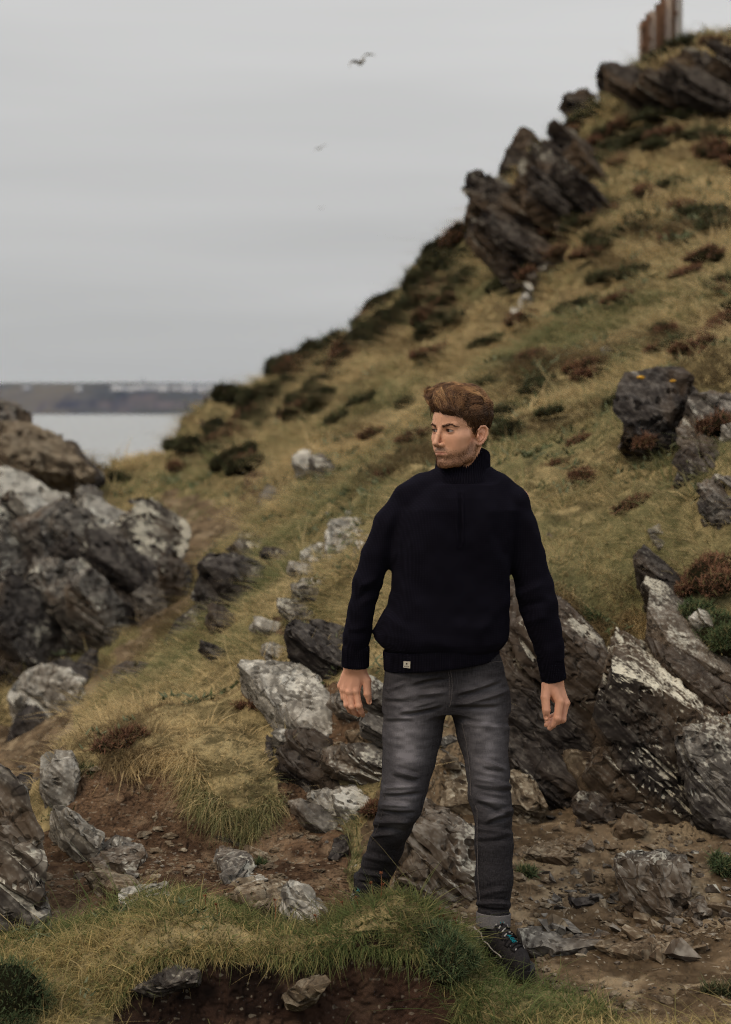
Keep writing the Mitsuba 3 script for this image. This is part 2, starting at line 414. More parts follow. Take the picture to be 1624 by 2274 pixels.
_W = [(-3, 1, -.2), (0, 1, 0), (3, 1, .1), (-3, 2.6, -.1), (0, 2.8, -.02), (3, 2.8, .1), (0, -2, 0), (-6, 0, -1), (6, 0, .8),
      (-6, 6, -1.2), (-7, 10, -1.2), (-9, 16, -.4), (-12, 24, 1.5), (-4.9, 32, -3), (-9, 34, -4), (-2, 52, -9), (-6.5, 52, -14), (-14, 45, -8), (4, 60, -9), (14, 60, 0),
      (0, 42, -1.0), (3, 40, 1.2), (6, 42, 4.0), (10, 46, 7.5), (-1, 46, -3.6), (16, 46, 9.5), (20, 36, 11.6), (30, 40, 13), (25, 20, 11), (15, 10, 7), (10, 5, 4), (-16, 60, -16), (0, 75, -18), (20, 75, -6), (-7.5, 42, -5.5), (-6.3, 38, -2.6), (-8.5, 48, -9), (-12, 36, -6), (-20, 40, -12), (-35, 40, -16), (-35, 70, -18), (-25, 20, -8), (-40, 10, -12), (-60, 50, -18)]
_PTS = np.vstack([_PTS, np.array(_W, float)])


def warp(xy):
    """Depth is compressed so that one smoothness suits near and far ground."""
    y = np.maximum(xy[:, 1], -1.0) + 2.0
    return np.stack([xy[:, 0] / y * 6, np.log(y) * 6], 1)


_RBF = RBFInterpolator(warp(_PTS[:, :2]), (_PTS[:, 2] - CAM_Z) / (_PTS[:, 1].clip(0) + 2.0), kernel='thin_plate_spline', smoothing=0.0004, degree=1)


_gs, _gl = np.linspace(-1.2, 1.2, 520), np.linspace(math.log(2.0), math.log(80), 420)
_GT, _GL = np.meshgrid(_gs, _gl)
_GXY = np.column_stack([(_GT * np.exp(_GL)).ravel(), np.exp(_GL).ravel()])
_GRID = ((_RBF(warp(_GXY))) * (_GXY[:, 1] + 2.0) + CAM_Z).reshape(_GT.shape)


def smooth_height(xy):
    y = np.maximum(xy[:, 1], 2.01)
    j = (xy[:, 0] / y + 1.2) / 2.4 * 519
    i = (np.log(y) - _gl[0]) / (_gl[-1] - _gl[0]) * 419
    return map_coordinates(_GRID, [i, j], order=1, mode='nearest')


def height(xy, rough=1.0):
    z = smooth_height(xy)
    d = np.hypot(xy[:, 0], xy[:, 1])
    p = np.column_stack([xy, z * 0.6])
    near, far = sstep(14, 6, d), sstep(7, 20, d)
    n1 = meshkit.fbm(p * 3.1, 3, 3) - 0.5
    n2 = meshkit.fbm(p * 11, 3, 8) - 0.5
    n3 = meshkit.fbm(p * np.array([0.8, 0.8, 0.8]), 3, 14) - 0.5
    r1 = 0.5 - np.abs(meshkit.fbm(p * 1.9 + 5, 3, 23) - 0.5) * 2
    return z + rough * (near * (0.07 * n1 + 0.04 * n2 + 0.022 * (meshkit.fbm(p * 32, 2, 31) - 0.5)) + sstep(5, 8, d) * (0.16 * n1 + 0.16 * (r1 - 0.2)) + far * (0.75 * n3 - 0.22))


_YS = np.exp(np.linspace(math.log(3.3), math.log(70), 520))


def hit(u, v):
    """Where the sight line of photo position (u, v) meets the smooth ground."""
    u, v = np.atleast_1d(np.asarray(u, float)), np.atleast_1d(np.asarray(v, float))
    P = at(u[:, None], v[:, None], _YS[None])
    z = smooth_height(P[..., :2].reshape(-1, 2)).reshape(P.shape[:2])
    below = P[..., 2] < z
    gap = (P[..., 2] - z) / P[..., 1] + 1e3 * (P[..., 1] > 46)
    k = np.where(below.any(1), below.argmax(1), gap.argmin(1))
    out = P[np.arange(len(u)), k].copy()
    miss = ~below.any(1)
    out[miss, 2] = np.minimum(out[miss, 2], z[miss, k[miss]] + 0.1)
    return out


def region(txt):
    q = np.array([[float(x) for x in r.split()] for r in txt.split(';')])
    if len(q) < 3:
        return None
    dense = []
    for i in range(len(q)):
        a, b = q[i], q[(i + 1) % len(q)]
        n = max(1, int(np.hypot(*(b - a)) / 60))
        dense += [a + (b - a) * t for t in np.arange(n) / n]
    dense = np.array(dense)
    return Polygon(hit(dense[:, 0], dense[:, 1])[:, :2]).buffer(0)


REG = {
    'soil': [region('0 1900;120 1850;180 1730;250 1700;330 1690;420 1706;430 1800;560 1860;630 1790;650 1750;720 1790;770 1870;800 1960;770 2030;600 2030;450 1985;300 2000;150 2050;0 2050;-200 2050;-200 1900'),
             region('560 1570;640 1610;700 1670;780 1700;850 1700;860 1620;790 1540;700 1520;600 1540'),
             region('600 1370;660 1360;680 1400;640 1420'), region('530 1010;600 1000;580 1080;540 1080')],
    'path': [region('830 1750;900 1720;1000 1600;1150 1600;1200 1720;1350 1780;1624 1840;1900 1840;1900 2300;1430 2290;1330 2245;1210 2185;1120 2140;1040 2080;960 2020;880 1990;820 1960;790 1860'),
             region('370 1060;500 1070;560 1120;540 1170;480 1190;440 1260;400 1290;370 1200;360 1130'),
             region('-200 1600;0 1600;110 1590;180 1640;110 1730;0 1750;-200 1750'),
             region('440 1260;400 1290;300 1400;220 1500;150 1560;60 1600;100 1620;200 1560;300 1450;400 1360')],
    'humus': [region('240 2258;290 2190;410 2148;560 2130;660 2158;800 2132;960 2158;1060 2214;1010 2290;960 2330;230 2330')],
}


def mask(xy, name, jitter=0.12):
    q = xy + jitter * (np.stack([meshkit.fbm(np.column_stack([xy * 3, xy[:, :1] * 0]), 3, 41), meshkit.fbm(np.column_stack([xy * 3, xy[:, :1] * 0]), 3, 47)], -1) - 0.5) * np.hypot(xy[:, 0], xy[:, 1])[:, None] / 5
    out = np.zeros(len(xy), bool)
    for g in REG[name]:
        out |= shapely.contains_xy(g, q[:, 0], q[:, 1])
    return out


_tx = np.concatenate([np.linspace(-1.1, -0.31, 50)[:-1], np.linspace(-0.31, 0.31, 440), np.linspace(0.31, 1.1, 50)[1:]])
_ty = np.exp(np.linspace(math.log(2.3), math.log(76), 520))
_XY = np.stack([_tx[None, :] * _ty[:, None], np.broadcast_to(_ty[:, None], (len(_ty), len(_tx)))], -1).reshape(-1, 2)
_Z = height(_XY)
TV = np.column_stack([_XY, _Z])
_i = (np.arange(len(_ty) - 1)[:, None] * len(_tx) + np.arange(len(_tx) - 1)[None]).ravel()
TF = np.vstack([np.stack([_i, _i + 1, _i + len(_tx) + 1], 1), np.stack([_i, _i + len(_tx) + 1, _i + len(_tx)], 1)])
_fc = TV[TF].mean(1)[:, :2]
_kind = np.zeros(len(TF), int)
for k, name in ((1, 'soil'), (2, 'path'), (3, 'humus')):
    _kind[mask(_fc, name)] = k
_vn = meshkit.arrays(trimesh.Trimesh(TV, TF, process=False), True)[2]


def submesh(sel):
    used = np.unique(TF[sel])
    back = np.full(len(TV), -1)
    back[used] = np.arange(len(used))
    return TV[used], back[TF[sel]], _vn[used]


for k, key, mat in ((0, 'hillside', 'turf_mat'), (1, 'bare_soil', 'soil_mat'), (2, 'dirt_path', 'path_mat'), (3, 'earth_bank', 'humus_mat')):
    v, f, n = submesh(_kind == k)
    scene[key] = {'type': 'ply', 'filename': meshkit.write_ply((v, f), False, normals=n), 'face_normals': False, 'bsdf': {'type': 'ref', 'id': mat}}
tag('hillside', 'steep grassy hillside climbing from the gully to the ridge on the right', 'hillside', kind='structure')
tag('bare_soil', 'bare brown soil hollow below the turf on the left of the man', 'soil', kind='structure')
tag('dirt_path', 'trodden tan dirt path around the man and up through the gully', 'path', kind='structure')
tag('earth_bank', 'dark crumbling earth bank under the foreground turf', 'bank', kind='structure')

# the land round about, the sea and the far coast
gx, gy = np.meshgrid(np.linspace(-60, 60, 40), np.linspace(-60, 2.3, 30))
gz = np.where(gy > -3, (_RBF(warp(np.column_stack([gx.ravel(), gy.ravel()]))) * (gy.ravel().clip(0) + 2) + CAM_Z).reshape(gx.shape), 0.08 * gx)
gz = np.clip(gz, -18, 20) - 0.02
gi = (np.arange(29)[:, None] * 40 + np.arange(39)[None]).ravel()
add('hillside__near_slope', trimesh.Trimesh(np.column_stack([gx.ravel(), gy.ravel(), gz.ravel()]), np.vstack([np.stack([gi, gi + 1, gi + 41], 1), np.stack([gi, gi + 41, gi + 40], 1)]), process=False), 'turf_mat', smooth=True)

SEA_Z = -20.0
scene['sea_mat'] = {'type': 'bumpmap', 'arbitrary': proc(lambda p, n, uv: fbm(p.x * 0.12, p.y * 0.3, 0.0, 4), 0.2), 'scale': 0.22,
                    'bsdf': {'type': 'principled', 'base_color': {'type': 'rgb', 'value': [0.20, 0.213, 0.213]}, 'roughness': 0.3, 'specular': 0.8}}
sv = np.array([[-9000, 20, SEA_Z], [9000, 20, SEA_Z], [9000, 9000, SEA_Z], [-9000, 9000, SEA_Z]], float)
add('sea', trimesh.Trimesh(sv, [[0, 1, 2], [0, 2, 3]], process=False), 'sea_mat', 'calm pale grey sea beyond the gully', 'sea', kind='structure', smooth=False)


def land_fn(p, n, uv):
    a = fbm(p.x * 0.028, p.y * 0.02, p.z * 0.02, 4)
    cliff = mix(C(0.032, 0.028, 0.036), C(0.10, 0.078, 0.072), smoothstep(0.38, 0.62, a))
    top = mix(C(0.045, 0.044, 0.036), C(0.105, 0.09, 0.062), smoothstep(0.35, 0.7, fbm(p.x * 0.005, p.y * 0.005, 0.0, 3)))
    return mix(cliff, top, smoothstep(0.45, 0.75, n.z))


diffuse('land_mat', land_fn)
hx = np.linspace(-3200, 3200, 420)
prof = np.array([0, 2, 6, 14, 30, 46, 58, 66, 72, 76, 74, 60, 20], float)
hy = np.array([0, 5, 12, 22, 34, 50, 90, 170, 300, 500, 900, 1300, 1600], float)
front = 3430 + 90 * (meshkit.fbm(np.column_stack([hx * 0.004, hx * 0, hx * 0]), 4, 3) - 0.5) + np.abs(hx) * 0.08
top = 0.86 + 0.2 * (meshkit.fbm(np.column_stack([hx * 0.0016, hx * 0 + 3, hx * 0]), 3, 5) - 0.5) - 0.05 * sstep(-700, -200, hx)
HV = np.stack([np.broadcast_to(hx[None], (13, len(hx))), front[None] + hy[:, None] + 40 * (meshkit.fbm(np.stack([np.broadcast_to(hx[None] * 0.015, (13, len(hx))), np.broadcast_to(prof[:, None] * 0.05, (13, len(hx))), np.zeros((13, len(hx)))], -1), 3, 6) - 0.5) * (hy[:, None] > 0),
               SEA_Z - 1 + 1.33 * prof[:, None] * top[None]], -1).reshape(-1, 3)
hi_ = (np.arange(12)[:, None] * len(hx) + np.arange(len(hx) - 1)[None]).ravel()
add('far_headland', trimesh.Trimesh(HV, np.vstack([np.stack([hi_, hi_ + 1, hi_ + len(hx) + 1], 1), np.stack([hi_, hi_ + len(hx) + 1, hi_ + len(hx)], 1)]), process=False), 'land_mat',
    'long low cliff coast across the water under the horizon', 'headland', kind='structure', smooth=50)
# ------------------------------------------------------------------ rocks
_seed = [100]
KEEP_OUT = []


def rock_mesh(spec, thick=0.5, Y=None, edge=None, amp=1.0, sink=0.12, layer=None, back=0.82, hull=None):
    """A stratified block. spec: 'u v dy; ...' outline of its visible faces in the photo, dy metres behind the front depth Y; '|' joins several blocks."""
    _seed[0] += 7
    sd = _seed[0]
    solids = [] if hull is None else [manifold3d.Manifold.hull_points(hull)]
    for part in spec.split('|') if hull is None else ():
        q = [[float(x) for x in r.split()] for r in part.split(';')]
        q = np.array([r + [0.0] * (3 - len(r)) for r in q])
        vb = q[:, 1].max()
        ub = q[q[:, 1] > vb - 0.25 * np.ptp(q[:, 1]), 0].mean()
        g0 = float(hit(ub, vb)[0, 1])
        y0 = min(Y, g0 + 0.03) if Y is not None else g0 - 0.02
        if Y is None:
            top = hit(q[:, 0].mean(), q[:, 1].min())[0, 1]
            rise = np.clip((top - y0) * 0.6, 0, 1.2 * thick)
            tt = (vb - q[:, 1]) / max(np.ptp(q[:, 1]), 1)
            q[:, 2] += rise * tt
        f = at(q[:, 0], q[:, 1], y0 + q[:, 2])
        b = at(q[:, 0], q[:, 1], y0 + q[:, 2] + thick)
        c = b.mean(0)
        b = c + (b - c) * back
        b[:, 2] = np.minimum(b[:, 2], f[:, 2] - 0.02 * thick)
        low = f[q[:, 1] > vb - 0.4 * np.ptp(q[:, 1])].copy()
        low[:, 2] -= sink
        low[:, 1] += 0.03
        lowb = b.copy()
        lowb[:, 2] -= sink + 0.1 * thick
        solids.append(manifold3d.Manifold.hull_points(np.vstack([f, b, low, lowb])))
    m = solids[0]
    for q in solids[1:]:
        m = m + q
    rg = np.random.default_rng(sd)
    c0 = np.array(m.to_mesh().vert_properties[:, :3]).mean(0)
    m = m.translate((-c0).tolist()).scale((1.09, 1.04, 1.09)).translate(c0.tolist())
    mm = m.to_mesh()
    hv0 = np.array(mm.vert_properties[:, :3], float)
    cen = hv0.mean(0)
    dist = max(2.0, float(np.linalg.norm(cen - [0, 0, CAM_Z])))
    S = float(np.linalg.norm(np.ptp(hv0, axis=0)))
    h = edge or max(0.013, 0.0030 * dist)
    # cleave into beds; each bed slips, breaks off at its ends and weathers back by its own amount
    nb = BED + 0.07 * rg.standard_normal(3)
    nb /= np.linalg.norm(nb)
    e1 = np.cross(nb, [0, 1, 0])
    e1 /= np.linalg.norm(e1)
    e2 = np.cross(nb, e1)
    s = hv0 @ nb
    L = layer or np.clip(0.085 * S, 0.028, 0.5)
    L = max(L, np.ptp(s) / 13)
    cuts = [s.min() - 1e-3]
    while cuts[-1] < s.max():
        cuts.append(cuts[-1] + L * float(np.exp(rg.normal(-0.1, 0.45))))
    beds = []
    for s0, s1 in zip(cuts[:-1], cuts[1:]):
        piece = m.trim_by_plane(nb.tolist(), float(s0)).trim_by_plane((-nb).tolist(), float(-s1))
        if piece.is_empty():
            continue
        pv = np.array(piece.to_mesh().vert_properties[:, :3], float)
        for _ in range(rg.integers(2, 5)):                       # broken ends
            ang = rg.uniform(0, 2 * np.pi)
            d = math.cos(ang) * e1 + math.sin(ang) * e2 + rg.normal(0, .35) * nb
            d /= np.linalg.norm(d)
            pr = pv @ d
            lim = pr.max() - rg.uniform(0.02, 0.20) ** 1.2 * 1.3 * (0.4 + 0.6 * amp) * np.ptp(pr)
            piece = piece.trim_by_plane((-d).tolist(), float(-lim))
        if piece.is_empty():
            continue
        c = pv.mean(0)
        k = 1 + amp * rg.normal(-0.01, 0.055)
        A = np.eye(3) * k + (1.06 - k) * np.outer(nb, nb)
        A = A @ (np.eye(3) + 0.035 * rg.normal() * (np.outer(e1, nb) - np.outer(nb, e1)) + 0.03 * rg.normal() * (np.outer(e2, nb) - np.outer(nb, e2)))
        t = c - A @ c + amp * L * (rg.normal(0, .38) * e1 + rg.normal(0, .38) * e2)
        beds.append(piece.transform(np.column_stack([A, t])))
    core = manifold3d.Manifold.hull_points(cen + (hv0 - cen) * 0.72) if len(solids) == 1 else m.scale((0.85,) * 3).translate((cen * 0.15).tolist())
    m = manifold3d.Manifold.batch_boolean(beds + [core], manifold3d.OpType.Add)
    mm = m.simplify(0.15 * h).refine_to_length(h).to_mesh()
    v, fc = np.array(mm.vert_properties[:, :3], float), np.array(mm.tri_verts)
    n = meshkit.arrays(trimesh.Trimesh(v, fc, process=False), True)[2]
    v = v + 0.028 * (0.4 + 0.6 * min(amp, 1)) * S * vnoise(v, 2.6 / S, sd, 3)
    a1, a2, s = v @ e1, v @ e2, v @ nb
    fine = meshkit.noise(np.stack([s / (0.22 * L), a1 / (2.2 * L), a2 / (2.2 * L)], -1), sd + 3) - 0.5
    v = v + (n - 0.8 * (n @ nb)[:, None] * nb) * (0.26 * L * fine)[:, None]
    rid = np.abs(meshkit.fbm(v * (0.8 / L), 3, sd + 15) - 0.5)
    v = v + (0.45 + 0.55 * min(amp, 1)) * n * (min(0.6 * L, 0.045 * dist / 5) * (meshkit.fbm(v * (1.5 / L), 4, sd + 9) - 0.5) - min(0.4 * L, .03 * dist / 5) * np.clip(1 - rid / 0.05, 0, 1) ** 2)[:, None]
    return trimesh.Trimesh(v, fc, process=False)


def rock(key, label, mat, spec, thick=0.5, group=None, cat='rock', **kw):
    kw.setdefault('amp', 0.6)
    m = rock_mesh(spec, thick, **kw)
    add(key, m, mat, label, cat, group, smooth=24)
    q = m.vertices[:: max(1, len(m.vertices) // 400)]
    q = q[q[:, 2] > smooth_height(q[:, :2]) + 0.03]
    if len(q) > 5:
        KEEP_OUT.append(shapely.MultiPoint(q[:, :2]).convex_hull.buffer(-0.01))


# the big stepped outcrop on the right of the man
rock('boulder', 'huge dark boulder right of the man with a cream lichen sheet on its sloping top', 'rock_sheet',
     '1350 1505 .05;1318 1665 0;1375 1775 -.05;1470 1800 -.1;1548 1806 -.1;1562 1720 -.02;1600 1640 .1;1537 1594 .08;1429 1535 .06;1370 1417 .55;1442 1452 .6;1547 1532 .55;1612 1605 .4', 0.6, Y=5.78, layer=0.085, amp=0.25, edge=0.0135)
rock('boulder', 'dark split boulder behind the hand on the right with a pale flaked slab on top', 'rock_dark',
     '1100 1400 .2;1130 1500 .05;1187 1533 .03;1259 1592 0;1314 1612 0;1340 1486 .03;1347 1463 .1;1251 1411 .05;1100 1300 .6;1180 1305 .6;1243 1340 .5;1320 1425 .4', 0.55, Y=5.95, layer=0.07, amp=0.25, edge=0.0135)
rock('boulder', 'dark rough ledge under the split boulder, right of the thigh', 'rock_dark', '1100 1520 .1;1187 1548 .06;1250 1602 .03;1310 1628 0;1308 1672 -.03;1240 1662 0;1187 1618 .02;1100 1570 .05', 0.6, Y=5.86, layer=0.06, amp=0.25)
rock('flat_rock', 'smooth dark slab low beside the right thigh under the ledge', 'rock_dark', '1100 1585 .1;1187 1634 .05;1246 1686 0;1262 1729 -.04;1294 1758 -.08;1270 1775 -.08;1187 1735 -.03;1100 1680 0', 0.6, Y=5.83, layer=0.07, amp=0.25)
rock('flat_rock', 'brown banded slab wedged under the two big boulders', 'rock_brown', '1250 1672 .05;1320 1684 0;1350 1720 -.02;1381 1782 -.08;1350 1786 -.08;1290 1752 -.03', 0.5, Y=5.78, layer=0.05, amp=0.25)
rock('boulder', 'grey veined block at the right edge below the lichen boulder', 'rock_grey', '1512 1640 .1;1538 1692 .03;1563 1725 0;1557 1790 -.05;1580 1832 -.08;1730 1850 -.1;1740 1660 .2;1625 1605 .3', 0.6, Y=5.6, layer=0.08, amp=0.25)
rock('rock', 'dark angular stone at the foot of the boulders on the right', 'rock_dark', '1271 1787;1290 1772 .06;1327 1769 .12;1386 1804 .1;1366 1839;1310 1836;1277 1812', 0.25, Y=5.56, layer=0.05)
rock('rock', 'squat tan stone in front of the dark angular stone', 'rock_brown', '1359 1858;1386 1820 .08;1412 1824 .08;1431 1846;1402 1868', 0.2, Y=5.42, layer=0.05)
rock('flat_rock', 'thin dark slab poking out under the lichen boulder', 'rock_dark', '1375 1793;1391 1775 .1;1445 1807 .08;1440 1830;1400 1822', 0.3, Y=5.6)
rock('flat_rock', 'long tilted grey slab above the lichen boulder at the right edge', 'rock_grey', '1432 1386 .05;1444 1318 .35;1518 1390 .3;1624 1448 .3;1740 1500 .3;1740 1580 0;1624 1520 0;1590 1508 0;1504 1454 0;1440 1406 0', 0.5, Y=6.38, layer=0.07, amp=0.25)
rock('flat_rock', 'dark bedding slab between the long grey slab and the lichen boulder', 'rock_dark', '1440 1425 .2;1510 1455 .15;1600 1515 .1;1720 1590 .1;1700 1640 0;1620 1590 0;1540 1528 0;1460 1465 .05', 0.5, Y=6.2, layer=0.05, amp=0.25)
rock('flat_rock', 'white crusted slab under the green cushion at the right edge', 'rock_pale', '1540 1378;1556 1364 .1;1624 1393 .1;1720 1420 .1;1720 1460;1624 1428;1585 1412', 0.3, Y=6.45, layer=0.04, amp=0.25)
rock('flat_rock', 'white speckled thin slab on the upper part of the stepped slabs', 'rock_lichen', '1423 1293;1440 1285 .1;1474 1298 .12;1536 1349 .1;1520 1358;1451 1328', 0.3, Y=6.6, layer=0.04, amp=0.25)
rock('flat_rock', 'dark thin slab topmost of the stepped slabs on the right', 'rock_dark', '1412 1240;1432 1218 .15;1480 1258 .15;1524 1294 .12;1508 1320;1425 1268', 0.35, Y=6.72, layer=0.045, amp=0.25)
rock('rock', 'cream topped stone above the stepped slabs', 'rock_pale', '1449 1175;1488 1149 .15;1520 1168 .12;1497 1207;1466 1217', 0.3, layer=0.05)
rock('boulder', 'dark angular outcrop with orange lichen high on the right slope', 'rock_dark', '1390 950;1402 906 .05;1423 850 .4;1470 850 .5;1526 843 .55;1552 869 .4;1536 940 .1;1508 978;1446 960', 0.8, Y=8.1, layer=0.15, amp=0.9)
rock('boulder', 'grey rock beside the dark outcrop at the right edge', 'rock_grey', '1512 950 .1;1535 892 .3;1572 888 .4;1624 900 .4;1700 920 .4;1700 985 0;1624 980 0;1600 997;1563 1011;1521 988', 0.7, Y=7.9, layer=0.1, amp=0.8)
rock('boulder', 'crumbling grey rock below the grey edge rock on the slope', 'rock_dark', '1493 1053;1512 1007 .15;1545 1010 .2;1591 988 .3;1607 1009 .2;1576 1053;1532 1100;1498 1081', 0.5, Y=7.5, layer=0.07, amp=0.9)
rock('boulder', 'pale topped block at the right edge halfway up the slope', 'rock_grey', '1549 1137;1558 1074 .1;1586 1063 .35;1640 1068 .4;1710 1084 .3;1710 1188;1650 1184;1582 1175', 0.5, Y=7.05, layer=0.08, amp=0.8)
rock('stone', 'small white stone at the right edge beside the grey rock', 'rock_pale', '1603 974;1606 948 .05;1640 944 .05;1645 976', 0.15, Y=7.75)
rock('flat_rock', 'narrow grey slab in the grass right of the shoulder', 'rock_grey', '1218 1186;1226 1180 .1;1262 1196 .08;1255 1206;1230 1200', 0.2)
rock('boulder', 'dark square block standing on the dirt path at the lower right', 'rock_grey', '1371 1930 .02;1405 1912 .16;1482 1904 .2;1534 1931 .12;1529 2006;1503 2034 -.03;1412 2019 -.03;1381 1978', 0.3, Y=4.92, layer=0.06, amp=0.8)
rock('rock', 'flat grey stone beside the square block on the path', 'rock_grey', '1530 2009;1562 1989 .08;1572 2024;1544 2040', 0.15)
rock('flat_rock', 'low dark slab in the path left of the square block', 'rock_dark', '1262 1992;1317 1978 .1;1332 2004;1280 2015', 0.15, sink=0.06)
rock('flat_rock', 'broad flat grey bedrock in the path beside the shoe', 'rock_grey', '1158 2076;1200 2056 .15;1312 2044 .2;1356 2088 .02;1260 2108;1172 2112', 0.15, sink=0.08, layer=0.03)
rock('flat_rock', 'flat tan bedrock in the path at the lower right', 'rock_brown', '1330 2100;1420 2070 .15;1540 2080 .15;1560 2110;1440 2130', 0.15, sink=0.08, layer=0.03)
rock('boulder', 'broad dark boulder seen between the legs of the man', 'rock_grey', '884 1838 .05;940 1790 .35;1000 1822 .3;1075 1872 .2;1085 1975 0;1040 1995 -.02;997 2002 -.03;930 1968 -.02;880 1942', 0.45, Y=5.02, layer=0.07, amp=0.7)
rock('flat_rock', 'mottled tan bedrock rising between the thighs of the man', 'rock_brown', '940 1790 0;950 1700 .2;975 1600 .55;1015 1598 .6;1045 1700 .3;1050 1775 0', 0.4, Y=5.6, layer=0.06)
rock('rock', 'tan broken rock right of the knee under the dark slab', 'rock_brown', '1135 1795;1138 1722 .15;1185 1738 .15;1208 1790 .05;1172 1815', 0.3, Y=5.6, layer=0.05)
rock('rock', 'low tan ledge on the path right of the calf', 'rock_brown', '1150 1900;1170 1850 .15;1250 1840 .2;1290 1880 .1;1260 1915', 0.25, layer=0.04)
# middle, left of the man
rock('flat_rock', 'large pale flat slab in the turf left of the hand', 'rock_pale',
     '536 1492 .25;546 1482 .32;590 1493 .3;635 1486 .35;679 1491 .35;709 1510 .3;734 1565 .12;753 1596 .05;748 1631 -.05;719 1641 -.08;692 1637 -.08;669 1627 -.05;637 1605 0;612 1558 .1;575 1532 .18', 0.4, Y=5.98, layer=0.07, amp=0.2)
rock('rock', 'dark wedge shaped rock in the turf behind the sleeve cuff', 'rock_dark', '645 1400 .02;659 1389 .1;689 1399 .15;758 1454 .12;768 1483;763 1497 -.02;729 1490;649 1455', 0.45, Y=6.5, layer=0.08, amp=0.5)
rock('rock', 'grey cracked stone above the dark wedge rock', 'rock_grey', '643 1346;675 1338 .1;700 1348 .12;724 1380;695 1398;650 1377', 0.3)
rock('rock', 'white topped stone on the slope above the cracked stone', 'rock_pale', '650 1302;675 1284 .12;715 1280 .15;727 1310;690 1322', 0.25)
rock('rock', 'white square block in the grass left of the elbow', 'rock_pale', '733 1172;750 1158 .15;800 1160 .2;814 1185;780 1207;745 1223;729 1200', 0.4)
rock('rock', 'low white rock beside the square block', 'rock_pale', '673 1232;710 1208 .15;742 1218 .12;737 1243;690 1243', 0.3)
rock('rock', 'white stone touching the sleeve beside the square block', 'rock_pale', '783 1207;815 1188 .1;830 1215;800 1238', 0.25)
rock('rock', 'pale rock with an orange lichen spot high on the slope', 'rock_pale', '653 1022;685 1003 .3;700 1020 .2;702 1042;655 1037', 0.5)
rock('rock', 'dark sided rock beside the orange spotted rock', 'rock_grey', '690 1016;715 1005 .3;742 1035 .2;737 1052;710 1047', 0.5)
rock('rock', 'pointed pale stone on the edge of the dirt gully', 'rock_grey', '572 1115;595 1070 .2;617 1095 .1;607 1114;577 1130', 0.4)
for i, (u, v, r) in enumerate(((752, 1128, 9), (735, 1142, 10), (775, 1142, 6))):
    rock('stone', ('uppermost', 'left', 'smallest')[i] + ' of the three white stones above the square block', 'rock_pale', f'{u-r} {v};{u-r*.4} {v-r*1.1} .05;{u+r*.6} {v-r} .05;{u+r} {v};{u} {v+r*.5}', 0.12, group='small white stones above the square block')
rock('rock', 'lichen crusted rock above the stump shaped rock', 'rock_lichen', '528 1217;555 1183 .3;600 1178 .4;613 1205 .1;585 1218;540 1228', 0.6)
rock('boulder', 'dark stump shaped rock with a pale flat top on the left slope', 'rock_dark', '447 1362;458 1256 .1;475 1244 .4;530 1243 .5;577 1254 .3;573 1295 .1;542 1357;485 1378', 0.7, Y=9.6, amp=0.8)
rock('rock', 'dark jagged rock downhill of the stump shaped rock', 'rock_dark', '366 1428;388 1380 .1;425 1348 .3;450 1353 .3;464 1377 .1;420 1404', 0.5, Y=9.7)
rock('rock', 'dark upright stone in the left grass, wider of the pair', 'rock_dark', '248 1533;254 1494 .08;280 1478 .15;302 1481 .12;297 1517;270 1538', 0.25)
rock('rock', 'dark narrow stone in the left grass beside its wider twin', 'rock_dark', '293 1528;309 1473 .1;326 1478 .1;317 1523', 0.18)
rock('boulder', 'white veined grey block under the pale flat slab', 'rock_grey', '631 1722;637 1685 .04;659 1678 .2;704 1690 .3;734 1702 .3;815 1736 .2;806 1747 .05;736 1754;730 1775 -.03;699 1776 -.05;664 1769 -.05;637 1758', 0.45, Y=5.72, layer=0.06, amp=0.8)
rock('rock', 'fluted pale rock below the veined block beside the knee', 'rock_pale', '735 1771;743 1759 .15;788 1753 .2;812 1769 .15;818 1806 .02;770 1842 -.03;748 1806', 0.35, Y=5.5, layer=0.045, amp=0.9)
rock('rock', 'small dark upright stone on the turf edge left of the veined block', 'rock_dark', '583 1695;593 1640 .05;601 1645 .08;606 1680;600 1703', 0.12)
rock('rock', 'low dark stone between the upright stone and the veined block', 'rock_dark', '603 1705;608 1678 .06;630 1674 .1;640 1697;620 1712', 0.15)
rock('flat_rock', 'brown undercut ledge below the left hand of the picture', 'rock_brown', '774 1636;793 1616 .15;847 1604 .2;870 1625 .1;856 1643;803 1659', 0.35, layer=0.05)
rock('flat_rock', 'thin dark slate leaning on the soil below the fluted rock', 'rock_dark', '734 1912;748 1866 .08;775 1856 .1;770 1893;750 1916', 0.12, layer=0.04)
rock('stone', 'white flat stone on the dirt ledge left of the thigh', 'rock_pale', '743 1682;752 1673 .05;770 1671 .05;766 1681', 0.08)
rock('stone', 'white stone on the soil beside the rear shoe', 'rock_pale', '778 1942;785 1918 .03;797 1926 .02;792 1944', 0.07)
SL = 'slabs breaking from the soil below the turf lobe'
rock('flat_rock', 'topmost dark slab in the soil below the turf lobe', 'rock_grey', '483 1864;500 1844 .1;546 1859 .1;558 1883;500 1884', 0.25, layer=0.035)
rock('flat_rock', 'pale pointed slab second from the top below the turf lobe', 'rock_grey', '478 1914;490 1887 .06;545 1904 .1;552 1921;517 1965;490 1938', 0.25, layer=0.035)
rock('flat_rock', 'pale wedge slab in the middle of the broken slabs', 'rock_pale', '513 1945;530 1919 .1;565 1919 .1;595 1962;560 1966;525 1954', 0.2, layer=0.03)
rock('flat_rock', 'lowest tan slab of the broken slabs beside the white boulder', 'rock_brown', '497 1990;530 1964 .12;570 1959 .12;596 1996;587 2025 -.03;525 2010', 0.25, layer=0.03)
